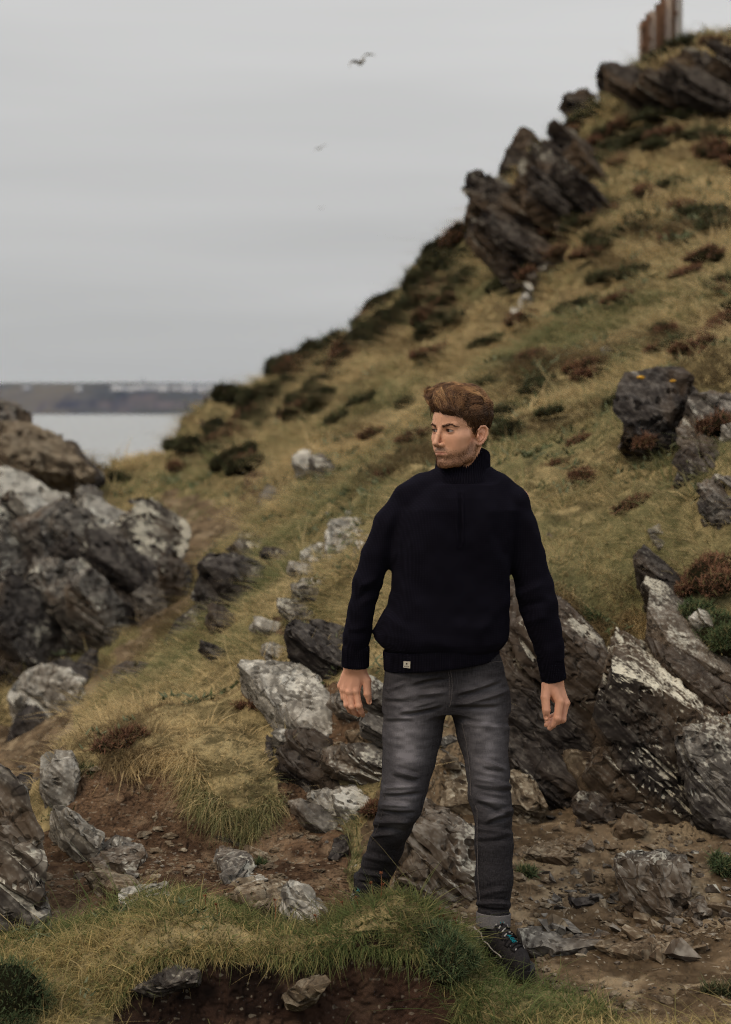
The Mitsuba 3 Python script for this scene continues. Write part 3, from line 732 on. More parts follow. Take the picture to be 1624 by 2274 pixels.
rock('flat_rock', 'long thin slab edge right of the broken slabs', 'rock_brown', '548 1882;565 1884 .06;620 1912 .05;602 1920;575 1905', 0.12, layer=0.03)
rock('rock', 'brown stone between the tan slab and the white boulder', 'rock_brown', '588 1994;605 1959 .08;642 1966 .08;634 2003;610 2030', 0.2, layer=0.04)
rock('boulder', 'white triangular boulder behind the foreground grass', 'rock_pale', '617 2036;643 1970 .06;665 1969 .1;690 1992 .08;728 2034;712 2054 -.03;645 2056 -.03', 0.25, Y=4.72, layer=0.09, amp=0.12)
rock('flat_rock', 'grey slab topmost of the left soil hollow slabs', 'rock_grey', '212 1909;240 1879 .08;260 1869 .12;310 1879 .15;324 1911 .05;297 1945;225 1924', 0.3, layer=0.04)
rock('flat_rock', 'tan layered slab tilted under the grey hollow slab', 'rock_brown', '202 1938;225 1922 .08;280 1949 .1;338 1991 .05;322 2004;250 1980', 0.3, layer=0.025)
rock('flat_rock', 'pale low slab in the hollow just behind the foreground grass', 'rock_pale', '267 2004;290 1984 .08;360 1974 .12;374 1992 .02;320 2025;280 2020', 0.2, layer=0.03)
rock('stone', 'small white cube stone on the grey hollow slab', 'rock_pale', '246 1890;248 1866 .02;270 1864 .04;268 1890', 0.08, Y=5.28)
rock('boulder', 'pale curved pillar of rock at the left edge of the turf', 'rock_pale', '93 1693 .05;120 1674 .15;155 1677 .18;175 1701 .1;163 1735 .04;168 1796 0;145 1813 -.02;120 1808 -.02;112 1761 .02;93 1728 .02|112 1800 0;145 1800 0;175 1824 .02;218 1856 .02;218 1883 -.03;190 1909 -.06;160 1888 -.05;130 1848 -.02', 0.3, Y=5.75, layer=0.07, amp=0.4)
rock('rock', 'dark low rock behind the pale pillar', 'rock_dark', '22 1760;40 1724 .1;65 1723 .15;100 1734 .1;114 1763;50 1770', 0.4, Y=6.3)
rock('boulder', 'tall grey lichen boulder cut by the lower left edge', 'rock_grey', '-90 1690 .2;0 1728 .15;30 1770 .1;46 1841 .06;79 1881 .03;66 1933 0;97 1988 -.02;75 2036 -.05;0 2062 -.05;-100 2065 -.05', 0.5, Y=4.95, layer=0.1, amp=0.4)
rock('rock', 'tan stone stuck in the dark earth bank at the front', 'rock_brown', '638 2208;665 2189 .04;715 2162 .06;723 2176 .02;702 2208;665 2228;645 2224', 0.14, Y=3.93, sink=0.02, layer=0.03)
rock('flat_rock', 'flat lichen stone lying on top of the earth bank', 'rock_lichen', '292 2195;320 2164 .08;380 2139 .12;432 2159 .08;427 2178;350 2185;320 2203', 0.16, Y=3.95, sink=0.03, layer=0.03)
# gully on the left
GU = 'gully'
rock('boulder', 'rounded lichen rock at the top of the gully rocks', 'rock_pale', '80 1102;100 1088 .3;125 1092 .4;152 1115 .2;147 1147;100 1180;84 1147', 0.8, Y=14.6, amp=0.75)
rock('boulder', 'pale knobbly rock right of the rounded lichen rock', 'rock_grey', '168 1092;195 1078 .3;217 1095 .2;212 1127;175 1124', 0.7, Y=15, amp=0.75)
rock('boulder', 'large white mottled rock in the middle of the gully rocks', 'rock_pale', '218 1157;250 1138 .5;285 1172 .4;320 1168 .4;338 1215 .1;312 1234;250 1234;218 1197', 0.9, Y=14, amp=0.75)
rock('boulder', 'leaning pale slab at the edge of the dirt gully', 'rock_grey', '338 1177;352 1170 .2;362 1175 .2;377 1225;371 1264;349 1237', 0.4, Y=14, amp=0.75)
rock('boulder', 'grey rock below the white mottled rock', 'rock_pale', '173 1197;215 1173 .3;247 1235 .1;253 1270;200 1272;173 1237', 0.8, Y=13.8, amp=0.75)
rock('boulder', 'big dark shadowed rock mass low in the gully', 'rock_dark', '22 1325;60 1225 .3;110 1182 .6;165 1222 .5;202 1275 .3;218 1375;165 1420;100 1440;40 1455;-60 1450;-60 1330', 1.2, Y=13, amp=0.75)
rock('boulder', 'dark rock right of the shadowed mass beside the path', 'rock_grey', '207 1307;235 1268 .3;272 1303 .2;278 1357;230 1380', 0.7, Y=13.2, amp=0.75)
rock('boulder', 'pale broken rock at the left edge of the gully', 'rock_pale', '-70 1180;0 1125 .3;30 1117 .4;75 1122 .4;83 1175 .1;62 1228;0 1262;-70 1270', 0.9, Y=14.3, amp=0.75)
rock('boulder', 'grey block at the left edge below the broken rock', 'rock_grey', '-70 1270;0 1262 .2;52 1233 .2;42 1302;0 1345;-70 1350', 0.8, Y=13.4, amp=0.75)
rock('boulder', 'small dark rock at the right foot of the gully rocks', 'rock_dark', '275 1290;292 1262 .2;318 1280 .1;322 1318;290 1325', 0.5, Y=13.5, amp=0.75)
rock('cliff_rock', 'great tilted rock face above the gully at the left edge', 'rock_brown', '-160 930;0 947 .6;62 945 .8;110 966 .8;176 1053 .2;128 1070;87 1087;0 1096;-160 1096', 2.0, Y=20, cat='rock', amp=1.0, layer=0.28)
rock('cliff_rock', 'summit rock on top of the tilted rock face', 'rock_grey', '-160 900;-40 888 .6;10 902 .6;30 930 .4;40 952;-160 960', 1.6, Y=20.6, cat='rock', amp=1.0, layer=0.28)
rock('cliff_rock', 'small square knob on the skyline of the left rock face', 'rock_far', '37 952;38 917 .2;52 913 .3;65 920 .2;66 952', 0.6, Y=20.7, cat='rock', amp=0.75)
rock('cliff_rock', 'dark slanting slab at the sea end of the left rock face', 'rock_dark', '130 1008;149 983 .2;163 983 .3;220 1047 .2;208 1057;180 1055', 0.8, Y=20.3, cat='rock', amp=0.75)
rock('boulder', 'broken grey rock at the mouth of the lower left gully', 'rock_pale', '28 1548;65 1503 .2;90 1485 .3;150 1493 .3;183 1520 .1;167 1563;90 1604;40 1584', 0.7, Y=10.3, amp=0.75)
rock('boulder', 'dark rounded rock on the lower left gully path', 'rock_dark', '16 1640;35 1590 .1;75 1569 .2;100 1589 .15;118 1613;70 1636', 0.5, Y=9.6, amp=0.75)
rock('stone', 'small dark stone above the broken grey gully rock', 'rock_dark', '178 1468;200 1448 .1;217 1450 .1;204 1489', 0.3, Y=11.3, amp=0.75)
rock('boulder', 'dark ledge between the white mottled rock and the gully path', 'rock_dark', '246 1262;262 1232 .3;330 1236 .3;352 1262 .1;330 1300;262 1298', 0.7, Y=13.6, amp=0.75)
rock('boulder', 'dark broken ridge of rock behind the rounded lichen rock', 'rock_dark', '-70 1110;-60 1085 .3;60 1088 .5;150 1100 .5;160 1125;60 1130;-70 1140', 0.8, Y=15.5, amp=0.75)
rock('boulder', 'dark upright rock under the broken grey edge rock', 'rock_dark', '60 1235;90 1170 .3;120 1180 .3;110 1260;70 1290', 0.6, Y=13.9, amp=0.75)
rock('boulder', 'grey streaked rock beside the big shadowed rock mass', 'rock_grey', '150 1260;180 1235 .3;225 1270 .3;215 1340;170 1350', 0.7, Y=12.9, amp=0.75)
rock('boulder', 'dark jagged foot of the gully rocks at the left edge', 'rock_dark', '-70 1350;0 1340 .2;60 1400 .2;70 1460;0 1480;-70 1480', 0.8, Y=12.2, amp=0.75)
rock('boulder', 'dark steep rock side below the dirt gully path', 'rock_dark', '355 1260;380 1225 .3;420 1262 .3;405 1330;365 1340', 0.7, Y=14.2, amp=0.75)
rock('boulder', 'low dark rock in the gully bed left of the grass edge', 'rock_dark', '90 1500;140 1470 .3;200 1478 .3;195 1520;130 1535', 0.6, Y=11, amp=0.75)
rock('boulder', 'grey jagged block between the lichen rock and the shadowed mass', 'rock_grey', '60 1180;95 1120 .3;140 1130 .3;150 1190;100 1215', 0.6, Y=14.2, amp=0.8)
rock('boulder', 'dark jagged block left of the white mottled rock', 'rock_dark', '130 1210;165 1165 .3;205 1190 .2;195 1245;150 1255', 0.6, Y=13.9, amp=0.8)
rock('boulder', 'pale weathered top of the left gully edge', 'rock_grey', '-40 1100;-10 1075 .3;40 1080 .4;60 1110;0 1130', 0.6, Y=15.3, amp=0.8)
rock('boulder', 'dark wedge at the base of the gully rocks', 'rock_dark', '225 1330;250 1295 .2;290 1310 .2;300 1360;250 1390', 0.6, Y=13.0, amp=0.8)
rock('boulder', 'streaked block standing out of the shadowed mass', 'rock_grey', '60 1290;95 1240 .3;135 1262 .3;140 1350;85 1370', 0.6, Y=12.8, amp=0.8)
rock('boulder', 'low grey rock between the gully rocks and the stump shaped rock', 'rock_grey', '300 1330;330 1300 .2;370 1325 .2;360 1370;310 1375', 0.6, Y=13.3, amp=0.8)
# crags and stones on the hillside
rock('crag', 'layered dark crag jutting from the skyline in the middle of the ridge', 'rock_far', '1067 410 .3;1092 400 .6;1132 408 .8;1155 435 .5;1135 482 .2;1114 528;1092 545;1067 502;1058 460', 1.8, cat='crag', amp=1.7)
rock('crag', 'tall grey buttress right of the layered dark crag', 'rock_far', '1120 595;1137 500 .3;1172 413 1;1212 392 1.4;1240 415 1;1249 450 .7;1214 503 .3;1189 543 .1;1154 580', 1.8, cat='crag', amp=1.7)
rock('crag', 'streaked slab crag uphill of the grey buttress', 'rock_far', '1200 367 .2;1242 308 .8;1272 316 .9;1315 400 .3;1279 449;1247 428;1220 392', 1.5, cat='crag', amp=1.7)
rock('crag', 'pointed crag on the skyline above the buttress', 'rock_far', '1110 388;1117 340 .4;1152 288 .8;1182 303 .7;1195 325 .5;1164 363;1122 404', 1.5, cat='crag', amp=0.9)
rock('crag', 'small dark crag on the skyline below the summit', 'rock_far', '1250 274;1272 223 .4;1302 198 .8;1324 220 .5;1314 244;1277 256', 1.5, cat='crag', amp=0.9)
rock('crag', 'knobbly crag on the skyline left of the summit cliff', 'rock_far', '1340 176;1362 143 .4;1402 139 .7;1416 165 .4;1374 204;1352 207', 1.3, cat='crag', amp=0.9)
rock('crag', 'broad grey summit cliff below the wooden fence', 'rock_far', '1450 142 .3;1483 112 .8;1550 108 1;1624 127 1;1740 140 1;1740 205 .1;1640 215;1591 218;1523 229;1456 186', 2.2, cat='crag', amp=1.7)
rock('crag', 'low grey rock left of the summit cliff', 'rock_far', '1395 176;1410 166 .3;1443 168 .4;1455 196;1418 204', 0.9, cat='crag')
rock('crag', 'pale slanting slab under the summit cliff', 'rock_grey', '1400 206;1412 198 .2;1426 200 .2;1472 232;1447 240', 0.6, cat='crag')
rock('crag', 'dark rock nose at the sea end of the ridge', 'rock_far', '390 968;394 940 .3;415 915 .8;450 900 1;492 910 .8;478 955', 1.8, cat='crag', amp=1.7)
for i, (u, v, r) in enumerate(((1240, 480, 10), (1250, 500, 13), (1197, 566, 12), (1205, 590, 9), (1185, 615, 11), (1176, 640, 8), (1168, 662, 9), (1140, 690, 8))):
    rock('stone', f'{ORD[i]} stone from the top in the broken line below the crags', 'rock_pale' if r < 10 else 'rock_far', f'{u-r} {v};{u-r*.5} {v-r*1.1} .2;{u+r*.5} {v-r} .2;{u+r} {v};{u} {v+r*.6}', 0.4, group='line of stones below the crags')
# slabs of the bedding that stand out of the ground, one by one
_sl = np.random.default_rng(91)


def slab(u, v, Y, axis, nrm, ln, wd, th, label, mat, group, key='flat_rock', **kw):
    c = at(u, v, Y)
    a = np.array(axis) + 0.12 * _sl.standard_normal(3)
    a /= np.linalg.norm(a)
    n = np.array(nrm) + 0.10 * _sl.standard_normal(3)
    n = n - a * (n @ a)
    n /= np.linalg.norm(n)
    b = np.cross(n, a)
    pts = []
    for sa, k in ((-.5, _sl.uniform(.35, .8)), (-.2, 1), (.3, 1), (.5, _sl.uniform(.4, .9))):
        for sb in (-.5, .5):
            for sn in (-.5, .5):
                pts.append(c + a * ln * (sa + _sl.normal(0, .05)) + b * wd * sb * k + n * th * (sn + _sl.normal(0, .06)))
    rock(key, label, mat, '', hull=np.array(pts), group=group, **kw)


_poly = Polygon([(-70, 1100), (90, 1095), (200, 1110), (330, 1170), (372, 1255), (290, 1370), (200, 1400), (60, 1455), (-70, 1460)])
_n = 0
while _n < 34:
    u, v = _sl.uniform(-70, 375), _sl.uniform(1130, 1460)
    if not _poly.contains(Point(u, v)):
        continue
    slab(u, v, 12.55 + (1455 - v) / 350 * 2.1 - _sl.uniform(-.1, .35), (0.50, 0.15, -0.85) if _sl.random() < .6 else (0.8, 0.1, -0.6), (0.80, -0.35, 0.48), _sl.uniform(.5, 1.25), _sl.uniform(.35, .8), _sl.uniform(.13, .30),
         where(u, v, ('steep dark slab' if v > 1240 else 'steep grey slab', 'steep grey slab', 'steep grey slab', 'steep lichen slab', 'steep pale slab' if v < 1250 else 'steep grey slab')[_n % 5]), ('rock_dark' if v > 1240 else 'rock_grey', 'rock_grey', 'rock_grey', 'rock_lichen', 'rock_pale' if v < 1250 else 'rock_grey')[_n % 5], 'steep slabs of the gully rocks', amp=0.5)
    _n += 1
for i in range(15):
    t = i / 14
    u, v = 1112 + 185 * t + _sl.normal(0, 18), 535 - 190 * t + _sl.normal(0, 24)
    Y = float(hit(u, v + 45)[0, 1]) - .3
    slab(u, v, Y, (0.85, 0.1, -0.52), (0.5, -0.4, 0.77), _sl.uniform(.75, 1.5), _sl.uniform(.5, .95), _sl.uniform(.18, .40), f'{ORD[i]} angular ledge from the left in the layered ridge crags', 'rock_far', 'ledges of the ridge crags', key='crag_ledge', amp=0.6, cat='rock ledge')
for i in range(9):
    u, v = 1400 + 27 * i + _sl.normal(0, 10), _sl.uniform(158, 222)
    Y = float(hit(u, v + 25)[0, 1]) - .3
    slab(u, v, Y, (0.9, 0.1, -0.4), (0.4, -0.5, 0.77), _sl.uniform(.8, 1.5), _sl.uniform(.5, .95), _sl.uniform(.22, .45), f'{ORD[i]} angular ledge from the left in the summit cliff below the fence', 'rock_far', 'ledges of the summit cliff', key='crag_ledge', amp=0.6, cat='rock ledge')
for i, (u, v, s_) in enumerate(((555, 1240, .5), (620, 1238, .35), (668, 1268, .3), (700, 1325, .35), (665, 1362, .4), (742, 1420, .5), (610, 1450, .3), (845, 1560, .4), (775, 1575, .35), (700, 1665, .45), (650, 1655, .3), (835, 1690, .4), (862, 1632, .35), (690, 1715, .5), (765, 1790, .4), (712, 1828, .3), (560, 1300, .4), (500, 1390, .5), (590, 1395, .3), (780, 1700, .45), (820, 1540, .3), (480, 1455, .3))):
    Y = float(hit(u, v + 12)[0, 1]) - .04
    slab(u, v, Y, (0.88, 0.15, -0.42), (0.42, -0.45, 0.79), 0.55 * s_ * _sl.uniform(.8, 1.3), .33 * s_, s_ * _sl.uniform(.09, .17), where(u, v, 'thin slate ledge'), ('rock_grey', 'rock_dark', 'rock_pale', 'rock_grey')[i % 4], 'slate ledges in the turf left of the man', amp=0.5)
rock('stone', 'round white stone on the heather above the right shoulder', 'rock_pale', '1338 786;1342 772 .05;1353 769 .06;1360 780;1350 790', 0.12)
# ------------------------------------------------------------------ grass
def normals_at(xy, e=0.05):
    zx = (smooth_height(xy + [e, 0]) - smooth_height(xy - [e, 0])) / (2 * e)
    zy = (smooth_height(xy + [0, e]) - smooth_height(xy - [0, e])) / (2 * e)
    n = np.stack([-zx, -zy, np.ones(len(xy))], 1)
    return n / np.linalg.norm(n, axis=1, keepdims=True)


def bare(xy, jitter=0.12):
    out = mask(xy, 'soil', jitter) | mask(xy, 'path', jitter) | mask(xy, 'humus', jitter)
    for g in KEEP_OUT:
        x0, y0, x1, y1 = g.bounds
        near = np.flatnonzero((xy[:, 0] > x0) & (xy[:, 0] < x1) & (xy[:, 1] > y0) & (xy[:, 1] < y1))
        if len(near):
            out[near] |= shapely.contains_xy(g, xy[near, 0], xy[near, 1])
    return out


def scatter(n, y0, y1, tmax, seed, power=0.0):
    """Random ground points, denser near the viewer's side of the place (about even in solid angle)."""
    r = np.random.default_rng(seed)
    t = r.uniform(-tmax, tmax, n)
    y = np.exp(r.uniform(math.log(y0), math.log(y1), n))
    return np.stack([t * y, y], 1)


def turf(key, xy, mat, hgt, wid, seg, lie, label, seed, clump=1.0, tilt=0.35):
    r = np.random.default_rng(seed)
    N = len(xy)
    z = height(xy)
    n = normals_at(xy)
    down = n.copy()
    down[:, 2] = 0
    sl = np.linalg.norm(down, axis=1, keepdims=True)
    down = down / np.maximum(sl, 1e-6) * np.minimum(sl * 2, 1)
    tq = np.column_stack([xy, z])
    cl = meshkit.fbm(tq * (2.2 / clump), 3, seed)
    swirl = np.stack([meshkit.fbm(tq * (1.3 / clump), 2, seed + 5) - 0.5, meshkit.fbm(tq * (1.3 / clump), 2, seed + 6) - 0.5, np.zeros(N)], 1)
    up = 0.55 * n + np.array([0, 0, 0.6]) + tilt * r.standard_normal((N, 3)) * [1, 1, 0.3] + lie * 0.35 * down
    up /= np.linalg.norm(up, axis=1, keepdims=True)
    lean = lie * down + 1.6 * swirl + 0.35 * r.standard_normal((N, 3)) * [1, 1, 0.2]
    lean[:, 2] -= 0.35 * lie + 0.1
    h = hgt * (0.3 + 1.3 * sstep(0.25, 0.75, cl)) * np.exp(0.32 * r.standard_normal(N))
    m, uv = blades(np.column_stack([xy, z - 0.008]), up, lean, h, wid * np.exp(0.3 * r.standard_normal(N)), seg)
    add(key, m, mat, label, 'grass', kind='stuff', smooth=False, uv=uv)


def ramp(xy, a, b):
    return np.exp(np.interp(np.log(xy[:, 1]), np.log([4, 7, 12, 25, 50]), np.log(np.array([a, a, (a * b) ** 0.5, b, b * 1.3]))))


# ------------------------------------------------------------------ cushions: heather, gorse and thrift
def cushion(u, v, ru, rv, leaf, n, size, rng, Y=None, lumps=5, wide=0.35):
    """Low domed plant: leafy sprays over several domes round (u, v), ru by rv photo pixels."""
    c = hit(u, v)[0] if Y is None else at(u, v, Y)
    d = c[1] / FV
    R = np.array([ru * d, 0.8 * ru * d, rv * d])
    ctr = np.vstack([[0, 0, 0], rng.uniform(-0.75, 0.75, (lumps - 1, 3)) * [1, 1, 0.35]])
    rad = np.concatenate([[0.62], rng.uniform(0.22, 0.52, lumps - 1)])
    k = rng.integers(0, lumps, n)
    dr_ = rng.standard_normal((n, 3))
    dr_[:, 2] = np.abs(dr_[:, 2]) * 0.9 - 0.15
    dr_ /= np.linalg.norm(dr_, axis=1, keepdims=True)
    p = ctr[k] + dr_ * rad[k][:, None] * rng.uniform(0.82, 1.0, n)[:, None]
    P = c + p * R
    gz = smooth_height(P[:, :2]) if len(P) else 0
    P[:, 2] = np.maximum(P[:, 2] + (gz - c[2]) * 0.6, gz - 0.02)
    N = dr_ / R
    N /= np.linalg.norm(N, axis=1, keepdims=True)
    up = N + 0.55 * rng.standard_normal((n, 3)) + [0, 0, 0.35]
    up /= np.linalg.norm(up, axis=1, keepdims=True)
    m, uv = blades(P, up, 0.5 * rng.standard_normal((n, 3)), size * d * np.exp(0.3 * rng.standard_normal(n)), np.full(n, size * d * wide), 2)
    cores = []
    for a, b in zip(ctr, rad):
        s = trimesh.creation.icosphere(2, 1.0)
        w = s.vertices * (b * 0.86) * R
        w = w * (1 + 0.25 * (meshkit.fbm(w * (3 / max(R)) + a * 9, 2, 3)[:, None] - 0.5)) + c + a * R
        w[:, 2] += (smooth_height(w[:, :2]) - c[2]) * 0.6
        cores.append(trimesh.Trimesh(w, s.faces, process=False))
    core = trimesh.util.concatenate(cores)
    return m, uv, core


_crng = np.random.default_rng(77)


def plant(key, label, leaf, u, v, ru, rv, n, size, cat, group=None, Y=None, lumps=9, wide=0.35, out=0.0):
    m, uv, core = cushion(u, v, ru, rv, leaf, n, size, _crng, Y, lumps, wide)
    KEEP_OUT.append(shapely.MultiPoint(core.vertices[:, :2]).convex_hull.buffer(out if out else -0.004 * core.vertices[0, 1]))
    k = fresh(key)
    tag(k, label, cat, group)
    scene[k + '__foliage'] = mikit.ply(m, leaf, smooth=False, uv=uv)
    scene[k + '__stems'] = mikit.ply(core, 'cushion_core', smooth=True, uv=np.full((len(core.vertices), 2), 0.5))


H, G, Th = 'heather_leaf', 'gorse_leaf', 'thrift_leaf'
plant('heather', 'rust brown heather mound above the dark outcrop at the right edge', H, 1590, 880, 55, 45, 2600, 10, 'heather', Y=8.0)
plant('heather', 'rust heather tuft sitting on the left end of the dark outcrop', H, 1440, 870, 28, 24, 1100, 9, 'heather', Y=8.05)
plant('heather', 'round russet heather ball in the grass right of the shoulder', H, 1293, 1070, 28, 40, 1600, 9, 'heather')
plant('heather', 'faded brown heather hump left of the russet ball', H, 1232, 1050, 34, 40, 1600, 9, 'heather')
plant('heather', 'dark heather strip above the faded hump', H, 1290, 985, 34, 24, 1000, 9, 'heather')
plant('heather', 'brown heather bush below the white stone on the slope', H, 1300, 820, 45, 36, 1800, 9, 'heather')
plant('heather', 'wide heather patch high on the right slope', H, 1535, 780, 60, 38, 2200, 9, 'heather')
plant('heather', 'heather clump at the right edge above the wide patch', H, 1610, 720, 40, 34, 1500, 9, 'heather')
plant('heather', 'low dead heather patch left of the crumbling rock', H, 1425, 1125, 60, 36, 2400, 9, 'heather')
plant('heather', 'dark heather strip under the crumbling rock', H, 1500, 1100, 40, 20, 1200, 9, 'heather')
plant('heather', 'purple brown heather beside the pale topped block', H, 1560, 1215, 70, 50, 3600, 10, 'heather', Y=6.75)
plant('heather', 'dry heather beside the cream topped stone', H, 1485, 1250, 28, 34, 1300, 9, 'heather', Y=6.72)
plant('heather', 'dark heather at the right edge beside the lichen boulder', H, 1610, 1545, 50, 45, 2400, 11, 'heather', Y=6.05)
plant('heather', 'brown heather tuft in the turf by the gully left of the sleeve', H, 540, 1035, 40, 34, 1300, 9, 'heather')
plant('heather', 'heather tuft behind the left shoulder', H, 850, 1065, 30, 30, 1100, 9, 'heather')
plant('heather', 'dead heather clump in the turf above the soil hollow', H, 265, 1650, 55, 34, 2600, 11, 'heather')
plant('heather', 'dead heather clump beside the pale flat slab', H, 560, 1580, 50, 34, 2200, 10, 'heather')
plant('heather', 'reddish heather tuft above the fluted rock beside the knee', H, 830, 1760, 26, 24, 1200, 10, 'heather', Y=5.45)
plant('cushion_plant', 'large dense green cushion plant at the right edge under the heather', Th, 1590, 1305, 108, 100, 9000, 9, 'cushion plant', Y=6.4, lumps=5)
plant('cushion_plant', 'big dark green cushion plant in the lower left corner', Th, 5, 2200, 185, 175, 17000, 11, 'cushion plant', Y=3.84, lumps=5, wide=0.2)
plant('cushion_plant', 'rounded green cushion on the front slope of the mound below the shoe', Th, 985, 2110, 92, 80, 6500, 13, 'cushion plant', Y=4.14, lumps=5, wide=0.2)
plant('cushion_plant', 'green cushion plant at the right edge of the path', Th, 1612, 1920, 34, 52, 3000, 11, 'cushion plant', Y=5.1)
plant('cushion_plant', 'small green cushion behind the square path block', Th, 1433, 1888, 27, 20, 1500, 10, 'cushion plant', Y=5.15)
plant('cushion_plant', 'small dark cushion on the path right of the calf', Th, 1170, 1940, 20, 16, 1100, 10, 'cushion plant', Y=5.05)
plant('cushion_plant', 'dark cushion plant clinging to the lower right corner bank', G, 1600, 2225, 40, 46, 2600, 12, 'cushion plant', Y=4.0)
plant('cushion_plant', 'dark green cushion in the soil behind the pale pillar', Th, 130, 1860, 32, 40, 2000, 11, 'cushion plant', Y=5.62)
plant('cushion_plant', 'green plant patch on the turf edge right of the pale pillar', Th, 195, 1735, 30, 24, 1500, 10, 'cushion plant', Y=5.8)
plant('cushion_plant', 'green plants at the foot of the tall lichen boulder', Th, 85, 2040, 40, 34, 2200, 11, 'cushion plant', Y=4.75)
plant('cushion_plant', 'tiny green plants on the slabs below the turf lobe', Th, 580, 1918, 14, 12, 500, 9, 'cushion plant', Y=5.12)
plant('cushion_plant', 'green patch in the hanging turf between the boulders', Th, 1320, 1375, 40, 22, 1500, 9, 'cushion plant')
plant('cushion_plant', 'tiny dark plants in the soil centre of the hollow', G, 443, 1870, 10, 10, 400, 9, 'cushion plant')
plant('gorse', 'dark bush on the left slope beside the sea gap', G, 270, 1065, 26, 16, 700, 9, 'gorse bush')
plant('gorse', 'dark brown bush at the head of the dirt gully', H, 393, 1040, 17, 22, 600, 9, 'gorse bush')
BL = 'dark gorse bushes along the left ridge'
_RB = ((1010, 520, 32, 32), (965, 575, 26, 24), (1000, 575, 30, 22), (1060, 550, 24, 18), (930, 620, 30, 24), (985, 640, 46, 36), (920, 660, 38, 34), (860, 655, 44, 24), (820, 680, 34, 26), (885, 705, 50, 44), (960, 700, 40, 34), (830, 740, 46, 36), (780, 760, 44, 36), (740, 740, 26, 20), (690, 780, 40, 30), (650, 820, 36, 30), (720, 850, 46, 30), (680, 880, 40, 26), (620, 865, 32, 30), (570, 880, 40, 30), (540, 925, 40, 22), (600, 935, 46, 24), (500, 965, 44, 18), (520, 1010, 40, 26), (430, 985, 40, 18), (760, 800, 40, 28), (1040, 610, 30, 22), (470, 1000, 30, 14))
_q = np.random.default_rng(8)
_RB = _RB + tuple((u + _q.normal(0, 26), v + _q.normal(8, 14), ru * .85, rv * .8) for u, v, ru, rv in _RB)
for i, (u, v, ru, rv) in enumerate(_RB):
    plant('gorse', where(u, v, 'dark green gorse cushion' if i % 5 else 'dark brown heather cushion'), G if i % 5 else H, u, v + 0.3 * rv, 1.3 * ru, 1.9 * rv, 900, 8, 'gorse bush', BL, out=0.12)
SB = 'scattered low bushes on the upper slope'
_b = np.random.default_rng(5)
EXTRA = tuple((u, v, _b.uniform(18, 48), _b.uniform(10, 24)) for u, v in np.column_stack([_b.uniform(700, 1640, 420), _b.uniform(150, 1000, 420)]) if 1560 - 1.02 * u < v - 90 < 2250 - 1.0 * u)[:64]
for i, (u, v, ru, rv) in enumerate(((1430, 420, 34, 26), (1560, 460, 50, 30), (1350, 340, 40, 24), (1250, 300, 30, 22), (1290, 255, 44, 20), (1400, 300, 60, 26), (1470, 290, 40, 24), (1530, 250, 36, 20), (1340, 290, 26, 24), (1600, 330, 50, 26), (1200, 330, 22, 30), (1270, 480, 36, 30), (1330, 470, 40, 24), (1390, 600, 46, 26), (1280, 670, 50, 26), (1160, 700, 40, 20), (1050, 830, 40, 20), (900, 890, 26, 20), (1230, 560, 30, 24), (1320, 520, 30, 20), (1500, 60, 50, 22), (1580, 90, 50, 20), (1440, 110, 30, 22), (1130, 940, 34, 34), (1360, 175, 30, 20), (1300, 215, 30, 18), (1450, 250, 60, 18), (1560, 560, 50, 30), (1420, 480, 34, 18), (1600, 620, 40, 20), (1190, 780, 46, 22), (1060, 980, 24, 20), (740, 930, 30, 14), (820, 960, 30, 14)) + EXTRA):
    plant('heather' if i % 3 == 0 else 'gorse', where(u, v, 'low brown heather bush' if i % 3 == 0 else 'low dark green bush'), H if i % 3 == 0 else G, u, v + 0.4 * rv, ru, rv, 650, 9, 'bush', SB)

GS = 1.0
g = scatter(int(360000 * GS), 5.0, 56, 0.40, 1)
g = g[~bare(g, 0.2)]
front = g[:, 1] < 6.4
left_gully = (g[:, 0] < -1.1) & (g[:, 1] > 9) & (g[:, 1] < 24)
g = g[~left_gully | (np.random.default_rng(3).random(len(g)) < 0.55)]
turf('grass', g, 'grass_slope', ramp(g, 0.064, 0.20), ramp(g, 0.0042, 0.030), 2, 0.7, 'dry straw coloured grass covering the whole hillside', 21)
g = scatter(int(150000 * GS), 3.45, 5.2, 0.40, 2)
g = g[~bare(g, 0.1)]
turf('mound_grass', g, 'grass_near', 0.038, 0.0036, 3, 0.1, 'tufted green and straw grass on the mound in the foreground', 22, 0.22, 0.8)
g = scatter(380000, 3.85, 4.4, 0.36, 6)
nz = normals_at(g, 0.02)[:, 2]
g = g[(np.random.default_rng(7).random(len(g)) < np.clip((1 / nz - 1.08) * 0.6, 0, 1))]
g = g[~bare(g, 0.1)]
turf('mound_grass', g, 'grass_near', 0.038, 0.0036, 3, 0.25, 'tangled grass on the steep front of the foreground mound', 24, 0.22, 0.8)
# long pale stalks standing out of the near turf
g = scatter(1500, 3.5, 5.0, 0.36, 5)
g = g[~bare(g, 0.05)]
turf('straw_stalks', g, 'grass_slope', 0.085, 0.0022, 3, 0.1, 'long pale dry stalks standing out of the foreground turf', 23, 0.3, 0.45)


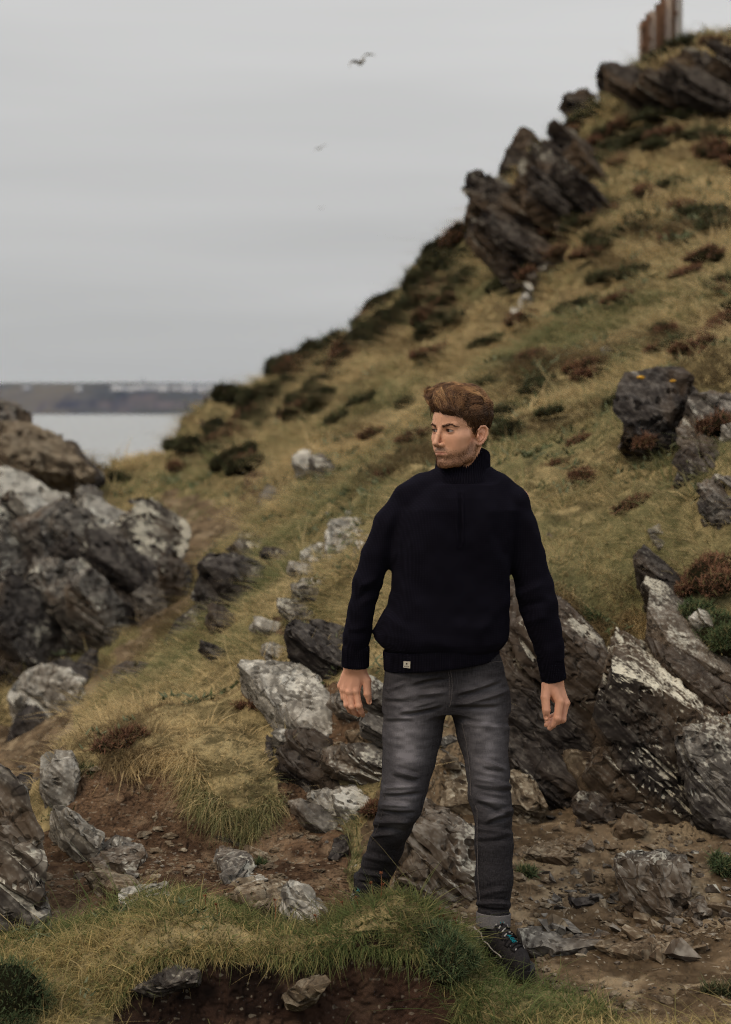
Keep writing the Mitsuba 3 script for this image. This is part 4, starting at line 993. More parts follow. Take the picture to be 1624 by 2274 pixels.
def tussocks(key, xy, per, hgt, wid, spread, mat, label, seed):
    r = np.random.default_rng(seed)
    n = len(xy)
    big = np.exp(r.normal(0, .35, n))
    k = np.repeat(np.arange(n), per)
    d = r.normal(0, 1, (len(k), 2)) * (spread * big)[k][:, None]
    q = xy[k] + d
    P = np.column_stack([q, height(q) - .004])
    up = np.column_stack([d / (spread * big)[k][:, None] * .42, np.full(len(k), .75)]) + .25 * r.standard_normal((len(k), 3)) + .2 * normals_at(q)
    up /= np.linalg.norm(up, axis=1, keepdims=True)
    lean = np.column_stack([d / (spread * big)[k][:, None] * .45, np.full(len(k), -.3)]) + .3 * r.standard_normal((len(k), 3))
    m, uv = blades(P, up, lean, (hgt * big)[k] * np.exp(.3 * r.standard_normal(len(k))), wid[k] * np.exp(.2 * r.standard_normal(len(k))), 3)
    tone = r.random(n)[k]
    uv[:, 0] = np.clip(.75 * np.repeat(tone, 7) + .25 * uv[:, 0], 0, 1)
    add(key, m, mat, label, 'grass', kind='stuff', smooth=False, uv=uv)


g = scatter(420, 3.5, 5.0, 0.36, 41)
g = g[~bare(g, 0.05)]
tussocks('grass_tussocks', g, 60, np.full(len(g), .055), np.full(len(g), .0030), np.full(len(g), .035), 'grass_near', 'bristling tussocks of green and straw grass on the foreground mound', 42)
g = scatter(750, 5.2, 45, 0.36, 43)
g = g[~bare(g, 0.1)]
tussocks('grass_tussocks', g, 46, ramp(g, .10, .24), ramp(g, .0042, .030), ramp(g, .045, .20), 'grass_slope', 'shaggy tussocks of straw grass scattered over the hillside', 44)


def fringe(key, line, n, h, mat, label, seed, out=0.06, w=0.003):
    """Turf hanging over a broken edge."""
    r = np.random.default_rng(seed)
    q = np.array([[float(x) for x in s.split()] for s in line.split(';')])
    k = r.uniform(0, len(q) - 1, n)
    i = np.minimum(k.astype(int), len(q) - 2)
    p = q[i] + (q[i + 1] - q[i]) * (k - i)[:, None] + r.normal(0, 9, (n, 2))
    P = hit(p[:, 0], p[:, 1])
    P[:, 2] = height(P[:, :2]) + 0.004
    up = np.array([0.0, -0.5, 0.55]) + 0.5 * r.standard_normal((n, 3))
    up /= np.linalg.norm(up, axis=1, keepdims=True)
    lean = np.array([0, -0.5, -0.9]) + 0.35 * r.standard_normal((n, 3))
    m, uv = blades(P, up, lean, h * np.exp(0.3 * r.standard_normal(n)), np.full(n, w), 4)
    add(key, m, mat, label, 'grass', kind='stuff', smooth=False, uv=uv)


fringe('overhanging_grass', '230 2235;300 2170;420 2130;560 2112;660 2145;800 2122;960 2145;1060 2200;1020 2274', 6000, 0.038, 'grass_near', 'matted grass hanging over the dark earth bank', 31)
fringe('overhanging_grass', '240 1700;330 1690;420 1700;430 1770;470 1820;560 1850;620 1790', 6500, 0.06, 'grass_slope', 'matted turf hanging over the brown soil hollow', 32, w=0.004)
fringe('overhanging_grass', '640 1390;700 1370;760 1400', 900, 0.06, 'grass_slope', 'short turf hanging over the dark wedge rock', 33, w=0.004)
fringe('overhanging_grass', '1240 1320;1300 1385;1345 1430;1400 1400;1445 1410;1490 1450', 4200, 0.07, 'grass_slope', 'turf hanging down between the two big boulders', 34, w=0.004)


diffuse('orange_lichen', lambda p, n, uv: mix(C(0.42, 0.21, 0.03), C(0.55, 0.33, 0.06), noise(p.x * 60, p.y * 60, p.z * 60)))
for u, v, Y, r in ((1424, 838, 8.15, 9), (1495, 846, 8.2, 7), (672, 1027, None, 7)):
    c = (hit(u, v + 12)[0] + [0, -.12, 0]) if Y is None else at(u, v, Y)
    d = c[1] / FV
    b = trimesh.creation.icosphere(3, 1.0)
    w = b.vertices * [r * d, r * d * .7, r * d * .45]
    w = w * (1 + .7 * (meshkit.fbm(w * (2.5 / (r * d)) + u, 3, 4)[:, None] - .5)) + c
    add('orange_lichen_patch', trimesh.Trimesh(w, b.faces, process=False), 'orange_lichen', where(u, v, 'crust of orange lichen'), 'lichen', smooth=True)

# silvery sprigs low in the turf
g = scatter(900, 3.6, 30, 0.36, 9)
g = g[~bare(g, 0.1)]
sp = meshkit.noise(np.column_stack([g * 1.1, g[:, :1] * 0]), 6)
g = g[sp > 0.55]
k = np.repeat(np.arange(len(g)), 14)
r9 = np.random.default_rng(10)
sc = np.clip(g[:, 1] / 5, 0.8, 4)[k]
xy = g[k] + r9.normal(0, 0.03, (len(k), 2)) * sc[:, None]
m, uv = blades(np.column_stack([xy, height(xy) + 0.03 * sc]), np.stack([r9.normal(0, 0.8, len(k)), r9.normal(0, 0.8, len(k)), np.full(len(k), 0.7)], 1), 0.3 * r9.standard_normal((len(k), 3)), 0.028 * sc, 0.012 * sc, 2)
add('sprigs', m, 'sprig_leaf', 'small grey green leafy sprigs scattered through the turf', 'leaves', kind='stuff', smooth=False, uv=uv)

# dead thrift heads on thin stalks at the top of the mound
diffuse('thrift_head', (0.21, 0.085, 0.045))
TH = [(846, 1940, 0.11), (850, 1965, 0.07), (823, 1962, 0.08), (790, 1995, 0.06), (760, 2005, 0.05), (985, 2035, 0.08), (1010, 2040, 0.07), (1025, 2070, 0.09), (1000, 2075, 0.06), (1015, 2095, 0.08), (975, 2020, 0.06), (1020, 2120, 0.06), (870, 2010, 0.06), (610, 2000, 0.07), (455, 1990, 0.1), (700, 2035, 0.06), (480, 2010, 0.07)]
TH = sorted(TH)
for i, (u, v, h) in enumerate(TH):
    tip = at(u, v, 4.28)
    b = tip + [RNG.normal(0, .012), RNG.normal(0, .012), -h]
    b[2] = min(b[2], height(b[None, :2])[0] - 0.005)
    t = np.linspace(0, 1, 5)[:, None]
    path = b + (tip - b) * t + 0.006 * np.sin(t * 3) * [1, 0, 0]
    st, _ = tubes(path[None], np.full((1, 5), 0.0011), 4)
    key = fresh('dried_flower')
    tag(key, f'{ORD[i]} brown dried flower head from the left on the mound crest', 'dried flower', 'dried flower heads on the mound')
    scene[key + '__stalk'] = mikit.ply(st, 'thrift_head', smooth=True)
    r = RNG.standard_normal((26, 3))
    r /= np.linalg.norm(r, axis=1, keepdims=True)
    r[:, 2] = np.abs(r[:, 2]) * 0.8 + 0.1
    hm, _ = blades(np.repeat(tip[None], 26, 0), r, 0.3 * RNG.standard_normal((26, 3)), np.full(26, 0.008), np.full(26, 0.0045), 2)
    scene[key + '__head'] = mikit.ply(hm, 'thrift_head', smooth=False)

# loose chips and pebbles on the bare ground
g = np.vstack([scatter(6500, 4.0, 6.3, 0.36, 12), scatter(2500, 9, 18, 0.3, 13)])
g = g[(mask(g, 'path', 0) | mask(g, 'soil', 0))]
r12 = np.random.default_rng(14)
g = g[meshkit.noise(np.column_stack([g * 3, g[:, :1] * 0]), 9) + 0.25 * r12.random(len(g)) > 0.5]
base = trimesh.creation.icosphere(1, 1.0)
N = len(g)
rad = np.clip(np.exp(r12.normal(math.log(0.006), 0.7, N)), 0.002, 0.035) * np.clip(g[:, 1] / 6, 1, 2)
bv = base.vertices * [1, 0.8, 0.4]
jit = 1 + 0.35 * r12.uniform(-1, 1, (N, len(bv), 1))
ang = r12.uniform(0, 6.28, N)
ca, sa = np.cos(ang)[:, None], np.sin(ang)[:, None]
V = bv[None] * jit * rad[:, None, None]
V = np.stack([V[..., 0] * ca - V[..., 1] * sa, V[..., 0] * sa + V[..., 1] * ca, V[..., 2]], -1)
V += np.column_stack([g, height(g) + 0.1 * rad])[:, None]
Fp = (base.faces[None] + (np.arange(N) * len(bv))[:, None, None]).reshape(-1, 3)
pick = r12.random(N) < 0.12
def pebble_part(sel):
    idx = np.flatnonzero(sel)
    return trimesh.Trimesh(V[idx].reshape(-1, 3), (base.faces[None] + (np.arange(len(idx)) * len(bv))[:, None, None]).reshape(-1, 3), process=False)
add('gravel', pebble_part(pick), 'rock_grey', 'pale chips of slate scattered over the path and soil', 'gravel', kind='stuff', smooth=False)
add('gravel', pebble_part(~pick), 'rock_brown', 'brown pebbles and chips scattered over the path and soil', 'gravel', kind='stuff', smooth=False)

# half-buried angular rubble on the path
r15 = np.random.default_rng(16)
g = scatter(3400, 4.1, 6.2, 0.34, 17)
g = g[mask(g, 'path', 0) & (g[:, 0] > 0.1)]
g = g[meshkit.noise(np.column_stack([g * 2.2, g[:, :1] * 0]), 19) + 0.3 * r15.random(len(g)) - 0.35 * sstep(4.7, 4.2, g[:, 1]) > 0.57]
parts = {0: [], 1: []}
for i, q in enumerate(g):
    sz = float(np.clip(np.exp(r15.normal(math.log(0.0135), 0.6)), .005, .06))
    cl = r15.standard_normal((9, 3)) * [1, .75, .32]
    cl = cl / np.linalg.norm(cl, axis=1, keepdims=True).clip(.6) * sz
    a = r15.uniform(0, 6.28)
    R = np.array(T().rotate([0, 1, 0], float(r15.normal(12, 14))).rotate([0, 0, 1], math.degrees(a)).matrix, float)[:3, :3]
    hm = manifold3d.Manifold.hull_points(cl @ R.T + [q[0], q[1], float(height(q[None])[0]) + .1 * sz]).to_mesh()
    parts[int(r15.random() < .4)].append(trimesh.Trimesh(hm.vert_properties[:, :3], hm.tri_verts, process=False))
add('rubble', trimesh.util.concatenate(parts[0]), 'rock_brown', 'tan angular rubble half buried in the path', 'rubble', kind='stuff', smooth=False)
add('rubble', trimesh.util.concatenate(parts[1]), 'rock_grey', 'grey angular rubble half buried in the path', 'rubble', kind='stuff', smooth=False)

# ------------------------------------------------------------------ fence, birds, far buildings
def plank_fn(p, n, uv):
    g_ = fbm(p.x * 9, p.y * 9, p.z * 1.2, 3)
    return mix(C(0.07, 0.04, 0.028), C(0.22, 0.125, 0.08), g_) 


diffuse('old_wood', plank_fn)
diffuse('white_wood', lambda p, n, uv: mix(C(0.46, 0.43, 0.40), C(0.62, 0.59, 0.56), fbm(p.x * 9, p.y * 9, p.z * 1.2, 3)))
diffuse('pale_wood', lambda p, n, uv: mix(C(0.30, 0.24, 0.20), C(0.46, 0.38, 0.33), fbm(p.x * 9, p.y * 9, p.z * 1.2, 3)))


def board(p0, p1, w, t, lean=0.0):
    d = np.asarray(p1) - p0
    L = np.linalg.norm(d)
    b = trimesh.creation.box([w, t, L])
    b = b.subdivide()
    z = d / L
    x = np.cross([0.35, 1, 0], z)
    x /= np.linalg.norm(x)
    y = np.cross(z, x)
    M = np.eye(4)
    M[:3, 0], M[:3, 1], M[:3, 2], M[:3, 3] = x, y, z, (np.asarray(p0) + p1) / 2
    b.apply_transform(M)
    return b


# a run of upright boards stepping up the summit: (u, foot v, head v, depth, width m, wood)
FN = [(1421, 122, 52, 34.0, .05, 'pale_wood'), (1429, 116, 44, 34.2, .10, 'old_wood'), (1438, 108, 30, 34.2, .09, 'old_wood'), (1449, 98, 24, 34.4, .16, 'pale_wood'), (1461, 108, 8, 34.4, .13, 'old_wood'),
      (1472, 94, -8, 34.6, .12, 'old_wood'), (1484, 72, -22, 34.8, .17, 'pale_wood'), (1495, 66, -30, 35, .13, 'old_wood'), (1503, 54, -40, 35.2, .20, 'white_wood'), (1511, 60, -40, 35.3, .12, 'white_wood')]
fk = 'wooden_fence'
tag(fk, 'weathered wooden board fence on top of the summit, cut by the picture edge', 'fence')
for u, v0, v1, Y, w, mat in FN:
    p0, p1 = at(u, v0, Y), at(u, v1, Y)
    p0[2] -= 0.25
    k = fk + '__board'
    i = 1
    while k in scene:
        k = f'{fk}__board_{i:03d}'
        i += 1
    scene[k] = mikit.ply(board(p0, p1, w, 0.035), mat)
for i, (a, b) in enumerate(((40, -8), (80, 34))):
    q = [at(1421, 62 + 44 * i, 34.08), at(1508, -22 + 44 * i, 35.25)]
    scene[fk + ('__rail' if i == 0 else '__rail_001')] = mikit.ply(board(q[0], q[1], 0.09, 0.04), 'old_wood')

diffuse('gull_grey', lambda p, n, uv: C(0.32, 0.31, 0.29))
diffuse('gull_white', lambda p, n, uv: C(0.40, 0.39, 0.36))


def gull(label, u, v, Y, span_px, roll, wl):
    c = at(u, v, Y)
    s = span_px * Y / FV / 2
    k = fresh('seagull')
    tag(k, label, 'bird', None)
    yaw = 0.5
    R = np.array(T().rotate([0, 1, 0], -roll).rotate([0, 0, 1], math.degrees(yaw)).matrix, float)[:3, :3]
    body = lambda p: np.minimum(smin(ell(p, (0, 0, 0), (0.11, 0.34, 0.10)), ell(p, (0, 0.30, 0.03), (0.07, 0.10, 0.07)), 0.05), cone(p, (0, -0.3, 0), (0, -0.52, 0.0), 0.06, 0.02))
    bm = iso(body, (-.2, -.62, -.2), (.2, .48, .2), 0.035)
    bm.vertices = bm.vertices * s * R[0, 0] ** 0 @ R.T * 1.0 + c
    scene[k + '__body'] = mikit.ply(bm, 'gull_white', smooth=True)
    for sg in (-1, 1):
        st = np.array([[0.06, .05, .03, .34], [0.35, .12, .20 * wl, .38], [0.6, .08, .24 * wl, .32], [0.85, -.02, .12 * wl, .20], [1.0, -.12, .0, .02]])
        top_ = []
        for x, y, z, ch in st:
            top_ += [[sg * x, y + ch / 2, z], [sg * x, y, z + .03], [sg * x, y - ch / 2, z], [sg * x, y, z - .01]]
        V_ = np.array(top_) * s
        F_ = []
        for i in range(4):
            for j in range(4):
                a, b = i * 4 + j, i * 4 + (j + 1) % 4
                F_ += [[a, b, b + 4], [a, b + 4, a + 4]]
        F_ = np.array(F_) if sg < 0 else np.array(F_)[:, ::-1]
        scene[k + ('__wing' if sg < 0 else '__wing_001')] = mikit.ply(trimesh.Trimesh(V_ @ R.T + c, F_, process=False), 'gull_grey', smooth=True)


gull('large gull with bent wings banking in the sky left of the ridge', 804, 138, 26, 74, 32, 1.4)
gull('smaller gull gliding in the sky below the first gull', 711, 329, 38, 36, 28, 0.8)
gull('faint tiny gull lowest in the sky', 714, 462, 80, 18, 10, 0.8)

diffuse('far_white', lambda p, n, uv: C(0.55, 0.55, 0.56))
diffuse('far_roof', lambda p, n, uv: C(0.20, 0.21, 0.23))
for i, (u, w, h, dy) in enumerate(sorted(((262, 26, 9, 0), (288, 22, 10, 60), (312, 24, 9, 20), (338, 26, 11, 90), (364, 22, 12, 40), (392, 20, 9, 60), (418, 26, 13, 20), (446, 20, 12, 50), (468, 22, 13, 70), (176, 10, 8, 80), (60, 12, 6, 100)))):
    Y = 3545 + dy * 0.3
    c = at(u, 862 + (2 if i % 2 else 0), Y)
    W, Hh, D = w * Y / FV, 1.15 * h * Y / FV, 30
    k = fresh('far_building')
    tag(k, f'{ORD[i]} white building from the left on the far headland', 'building', 'white buildings on the far headland')
    b = trimesh.creation.box([W, D, Hh])
    b.apply_translation(c + [0, 0, 0])
    scene[k + '__wall'] = mikit.ply(b, 'far_white')
    x, z = W / 2 + 1.5, Hh / 2
    rf = manifold3d.Manifold.hull_points(np.array([[sx * x, sy * (D / 2 + 1.5), z + .05] for sx in (-1, 1) for sy in (-1, 1)] + [[sx * x, 0, z + Hh * .35] for sx in (-1, 1)]) + c)
    scene[k + '__roof'] = mikit.ply(rf, 'far_roof')
k = fresh('mast')
c0, c1 = at(318, 862, 3760), at(318, 838, 3760)
mm, _ = tubes(np.array([[c0, (c0 + c1) / 2, c1]]), np.array([[3.0, 2.2, 1.2]]), 6)
add('mast', mm, 'far_roof', 'thin mast standing on the headland skyline', 'mast')
# ------------------------------------------------------------------ the man
PY = 4.62
tag('person', 'bearded man in navy knit sweater and grey jeans striding beside the boulders, looking left', 'person')


def J(u, v, dy=0.0):
    return at(u, v, PY + dy)


def px(r, dy=0.0):
    return r * (PY + dy) / FV


def ch(p, rows, k=0.012):
    """Smooth chain from rows (u, v, dy, radius px)."""
    return chain(p, [J(r[0], r[1], r[2]) for r in rows], [px(r[3], r[2]) for r in rows], k)


# ---- head, in millimetres: x to his left, y forward, z up, origin between the ears
YAW = math.radians(47)
HS = 1.035e-3
HR = np.array([[math.cos(YAW), -math.sin(YAW), 0], [-math.sin(YAW), -math.cos(YAW), 0], [0, 0, 1]]).T   # columns: his left, forward, up in world
HO = at(983.5, 956, PY - 0.06) - HR @ np.array([0, 80, 22]) * HS


def to_head(p):
    return ((p - HO) @ HR) / HS


def from_head(q):
    return np.asarray(q, float) * HS @ HR.T + HO


NECK_BASE = to_head(J(1030, 1085, 0.04)[None])[0]
EYE = np.array([31.0, 72.0, 21.0])


def head_sdf(p):
    ax = np.abs(p[:, 0])
    s = np.column_stack([ax, p[:, 1], p[:, 2]])
    d = ell(s, (0, -10, 60), (74, 99, 82))
    d = smin(d, ell(s, (0, 38, 52), (61, 57, 60)), 14)
    d = smin(d, ell(s, (0, 42, -2), (60, 51, 58)), 14)
    jaw = chain(s, [(58, -2, -18), (52, 12, -56), (34, 46, -73), (13, 72, -80)], [12, 15, 15, 14], 8)
    d = smin(d, jaw, 14)
    d = smin(d, ell(s, (0, 40, -52), (46, 46, 38)), 14)
    d = smin(d, cone(s, (0, 75, -80), (0, 77, -76), 14, 14), 10)
    d = smin(d, cone(s, (45, 58, 0), (55, 34, 5), 14, 12), 20)                 # cheekbone
    d = smin(d, cone(s, (11, 86, 37), (44, 73, 39), 8.5, 8), 10)                  # brow
    d = smin(d, ell(s, (0, 72, -45), (29, 25, 25)), 12)                           # mouth mound
    # sockets
    d = smax(d, -ell(s, (31, 96, 20), (17, 16, 10.5)), 9)
    d = smax(d, -cone(s, (16, 96, 14), (17, 98, 4), 6, 5), 9)
    d = smin(d, ell(s, (35, 45, -28), (24, 30, 31)), 16)                          # cheek
    # nose
    d = smin(d, chain(s, [(0, 89, 31), (0, 100.5, 8), (0, 111, -16)], [7.0, 7.2, 8.2], 3), 6)
    d = smin(d, cone(s, (0, 111, -17), (0, 106, -23), 8.2, 6.5), 4)
    d = smin(d, ell(s, (12.5, 97, -22), (6.8, 10.5, 7.0)), 6)
    d = smax(d, -ell(s, (7, 104, -30), (4.0, 6, 4.0)), 2.5)
    # lips
    up = chain(s, [(0, 91.5, -42.5), (10, 90, -42.0), (29, 81, -47.5)], [3.6, 3.5, 2.2], 3)
    lo = chain(s, [(0, 88.5, -52.5), (11, 87, -52), (28, 80.5, -49)], [4.9, 4.5, 2.0], 3)
    d = smin(d, up, 3.5)
    d = smin(d, lo, 3.5)
    d = smax(d, -chain(s, [(0, 95.5, -47.8), (13, 93.5, -47.6), (31, 84, -48.6)], [1.6, 1.6, 1.2], 1), 2.0)
    d = smax(d, -cone(s, (0, 95, -64), (9, 94, -64), 7, 6), 8)                  # under the lower lip
    d = smax(d, -cone(s, (0, 104, -33), (0, 100, -38), 2.0, 2.5), 3)              # philtrum
    # eyelids round the ball, cut by the lid opening
    e = s - EYE
    lid = np.linalg.norm(e, axis=1) - 14.6
    d = smin(d, lid, 3.5)
    hx = np.clip((e[:, 0] + 0.5) / 14.5, -1, 1)
    top = 5.2 * (1 - np.abs(hx) ** 2.2) - 0.4
    bot = -4.2 * (1 - np.abs(hx) ** 2.4) + 0.2
    cut = np.maximum(np.maximum(e[:, 2] - top, bot - e[:, 2]) * 0.8, np.abs(e[:, 0] + 0.5) - 14.5)
    d = smax(d, -np.maximum(cut, -(e[:, 1] - 3)), 0.8)
    # upper lid crease
    d = smax(d, -chain(s, [(20, 86, 28.5), (31, 90, 30.0), (43, 82, 28)], [0.9, 1.0, 0.8], 1), 2)
    # neck
    d = smin(d, cone(p, (0, -22, -30), NECK_BASE, 51, 54), 16)
    d = smin(d, cone(s, (46, -14, -30), (20, 30, -150), 12, 12), 14)
    # ears
    E0, U, F_ = np.array([73.0, -12, 4]), np.array([0.10, -0.20, 0.97]), np.array([-0.36, 0.91, 0.20])
    U = U / np.linalg.norm(U)
    F_ = F_ - U * (F_ @ U)
    F_ = F_ / np.linalg.norm(F_)
    O = np.cross(F_, U)
    O = O if O[0] > 0 else -O
    q = s - E0
    l = np.column_stack([q @ F_, q @ U, q @ O])
    hel = chain(l, [(7, 6, 1), (12, 18, 3), (7, 29, 5), (-5, 33, 6), (-15, 27, 6), (-19, 13, 6), (-17, -4, 5), (-10, -18, 4), (-2, -27, 2.5), (6, -26, 1)], [2.6, 3.2, 3.4, 3.5, 3.6, 3.6, 3.6, 4.2, 5.8, 4.2], 2)
    plate = ell(l, (-3, 5, 1), (16, 26, 4.2))
    ear = smin(hel, plate, 2)
    ear = smin(ear, chain(l, [(4, 22, 3), (-8, 12, 4), (-9, -4, 4), (-2, -14, 4)], [2.4, 2.8, 2.8, 2.6], 2), 2)
    ear = smax(ear, -ell(l, (2, 1, 5), (7, 9, 6)), 2)
    ear = smin(ear, ell(l, (9, -3, 3), (4, 6, 4.5)), 3)
    return smin(d, ear, 3)


head = iso(head_sdf, (-96, -118, -190), (96, 130, 150), 2.0)
relax(head, 1)
hv_local, hf_local = np.array(head.vertices), np.array(head.faces)
head.vertices = from_head(head.vertices)
head.invert()      # head millimetres are a left-handed frame


def hand_right(p):   # picture left, back of the hand towards us
    Wr = [(779, 1470, .01), (797, 1470, .01)]
    kn = [(757.5, 1523, .024), (765, 1531.5, .008), (777, 1536.5, -.004), (791, 1534.5, -.004)]
    d = smin(cone(p, J(779, 1440, .01), J(780, 1482, .005), px(19), px(17)), cone(p, J(799, 1440, .01), J(797, 1484, .005), px(19), px(17)), .012)
    for i, k in enumerate(kn):
        w = J(777 + 7.5 * i, 1484, .008)
        d = smin(d, cone(p, w, J(*k), px(12), px(9.2 if i else 8.6)), .009)
    d = smin(d, cone(p, J(770, 1500, .022), J(772, 1522, .03), px(10), px(8.5)), .01)
    fingers = [([kn[0], (763.5, 1549, .014), (769, 1559, .034), (772, 1562, .05)], [6.8, 6.0, 5.2, 4.6]),
               ([kn[1], (770.5, 1565, -.004), (777, 1578, .022), (783, 1583, .038)], [7.4, 6.6, 5.8, 5.0]),
               ([kn[2], (782, 1570, -.016), (788.5, 1583, .004), (796, 1588, .018)], [7.8, 6.9, 6.1, 5.2]),
               ([kn[3], (797.5, 1568, -.018), (802.5, 1581, -.008), (806, 1588, .004)], [8.2, 7.2, 6.4, 5.4])]
    for c, r in fingers:
        f = chain(p, [J(*a) for a in c], [px(x) for x in r], .003)
        f = smin(f, np.linalg.norm(p - J(*c[1]), axis=1) - px(r[1] + .5), .004)
        d = smin(d, f, .0015)
        d = smin(d, np.linalg.norm(p - (J(*c[0]) + [0, -.003, 0]), axis=1) - px(r[0] + .4), .006)
    th = chain(p, [J(803, 1492, .006), J(815, 1512, .0), J(816.5, 1541, -.008), J(820.5, 1559, -.006)], [px(12), px(9.8), px(8.6), px(6.2)], .004)
    d = smin(d, th, .008)
    nail = ell(p, J(823, 1557, -.013), (.0045, .006, .008))
    return smax(d, -nail, .002)


def hand_left(p):    # picture right, seen from the thumb side
    d = smin(cone(p, J(1221, 1475, .012), J(1222, 1516, .0), px(17), px(16)), cone(p, J(1236, 1475, .016), J(1238, 1516, .02), px(16), px(15)), .014)
    kn = [(1243, 1559, -.022), (1255, 1563, .0), (1258, 1561, .022), (1255, 1556, .042)]
    for i, k in enumerate(kn):
        d = smin(d, cone(p, J(1224 + 4.5 * i, 1518, -.004 + .011 * i), J(*k), px(13.5), px(9.2 - .4 * i)), .010)
    d = smin(d, cone(p, J(1222, 1530, .0), J(1236, 1552, .012), px(12), px(11)), .012)
    fingers = [([kn[0], (1238, 1595, -.032), (1229, 1609, -.026), (1221.5, 1617, -.018)], [9.6, 8.6, 7.2, 5.8]),
               ([kn[1], (1249, 1597, -.008), (1229, 1607, -.006), (1214, 1610, .0)], [9.4, 8.4, 7.0, 5.6]),
               ([kn[2], (1247, 1592, .014), (1229, 1600, .012), (1215, 1602.5, .014)], [8.8, 7.8, 6.6, 5.4]),
               ([kn[3], (1242, 1583, .036), (1229, 1590, .034), (1219, 1593, .034)], [8.0, 6.8, 5.8, 4.8])]
    for c, r in fingers:
        f = chain(p, [J(*a) for a in c], [px(x) for x in r], .003)
        f = smin(f, np.linalg.norm(p - J(*c[1]), axis=1) - px(r[1] + .5), .004)
        d = smin(d, f, .0035)
    th = chain(p, [J(1215, 1524, -.006), J(1211.5, 1549, -.022), J(1213.5, 1577, -.034), J(1214, 1594, -.032)], [px(13), px(10.2), px(9.0), px(6.8)], .004)
    d = smin(d, th, .007)
    nail = ell(p, J(1213.5, 1592, -.042), (.0062, .005, .0085))
    return smax(d, -nail, .002)


def box_of(pts, pad):
    q = np.array(pts)
    return q.min(0) - pad, q.max(0) + pad


h1 = iso(hand_right, *box_of([J(752, 1430, 0), J(830, 1598, .03)], .04), .0017)
h2 = iso(hand_left, *box_of([J(1200, 1465, -.03), J(1266, 1626, .05)], .04), .0017)
for h_ in (h1, h2):
    relax(h_, 1)


def under(p):        # what the clothes hide
    d = ch(p, [(1030, 1100, .05, 50), (1015, 1250, .05, 58), (990, 1450, .04, 62)], .05)
    d = smin(d, ch(p, [(1030, 1110, .05, 34), (912, 1112, .04, 26), (835, 1240, .02, 21), (799, 1370, .01, 19), (788, 1456, .01, 17)], .03), .03)
    d = smin(d, ch(p, [(1030, 1110, .05, 34), (1146, 1112, .04, 26), (1180, 1260, .03, 22), (1206, 1390, .02, 20), (1229, 1490, .014, 15)], .03), .03)
    d = smin(d, ch(p, [(1000, 1480, .04, 58), (935, 1570, .03, 44), (893, 1785, -.07, 30), (832, 1950, .10, 22), (818, 1990, .13, 22)], .03), .03)
    return smin(d, ch(p, [(1000, 1480, .04, 58), (1060, 1570, .02, 44), (1090, 1775, -.08, 30), (1097, 1950, -.17, 23), (1097, 2060, -.2, 22)], .03), .03)


core = iso(under, (-.45, 4.05, -.05), (.75, 5.0, 1.65), .012)
U_ = None
for m_ in (head, h1, h2, core):
    mf = manifold3d.Manifold(manifold3d.Mesh(np.asarray(m_.vertices, np.float32), np.asarray(m_.faces, np.uint32)))
    U_ = mf if U_ is None else U_ + mf

hR, hO = HR / HS, HO.tolist()


def beard_np(q):
    """Where the beard grows, 0 to 1, in head millimetres."""
    x, y, z = np.abs(q[:, 0]), q[:, 1], q[:, 2]
    line = -30 + 0.0 * x + 22 * sstep(42, 62, x) * sstep(40, 10, y) + 8 * sstep(26, 6, x) * sstep(60, 85, y) - 10 * sstep(20, 40, x) * sstep(40, 70, y)
    b = sstep(line + 9, line - 20, z + 9 * (meshkit.noise(q / 9.0, 3) - 0.5)) * sstep(-22, 16, y + 0.25 * (z + 60))
    lips = np.exp(-((x / 29) ** 2 + ((z + 48) / 8.5) ** 2) ** 2 * 1.2) * sstep(72, 84, y)
    return b * (1 - np.clip(1.25 * lips, 0, 1)) * sstep(-102, -86, z)


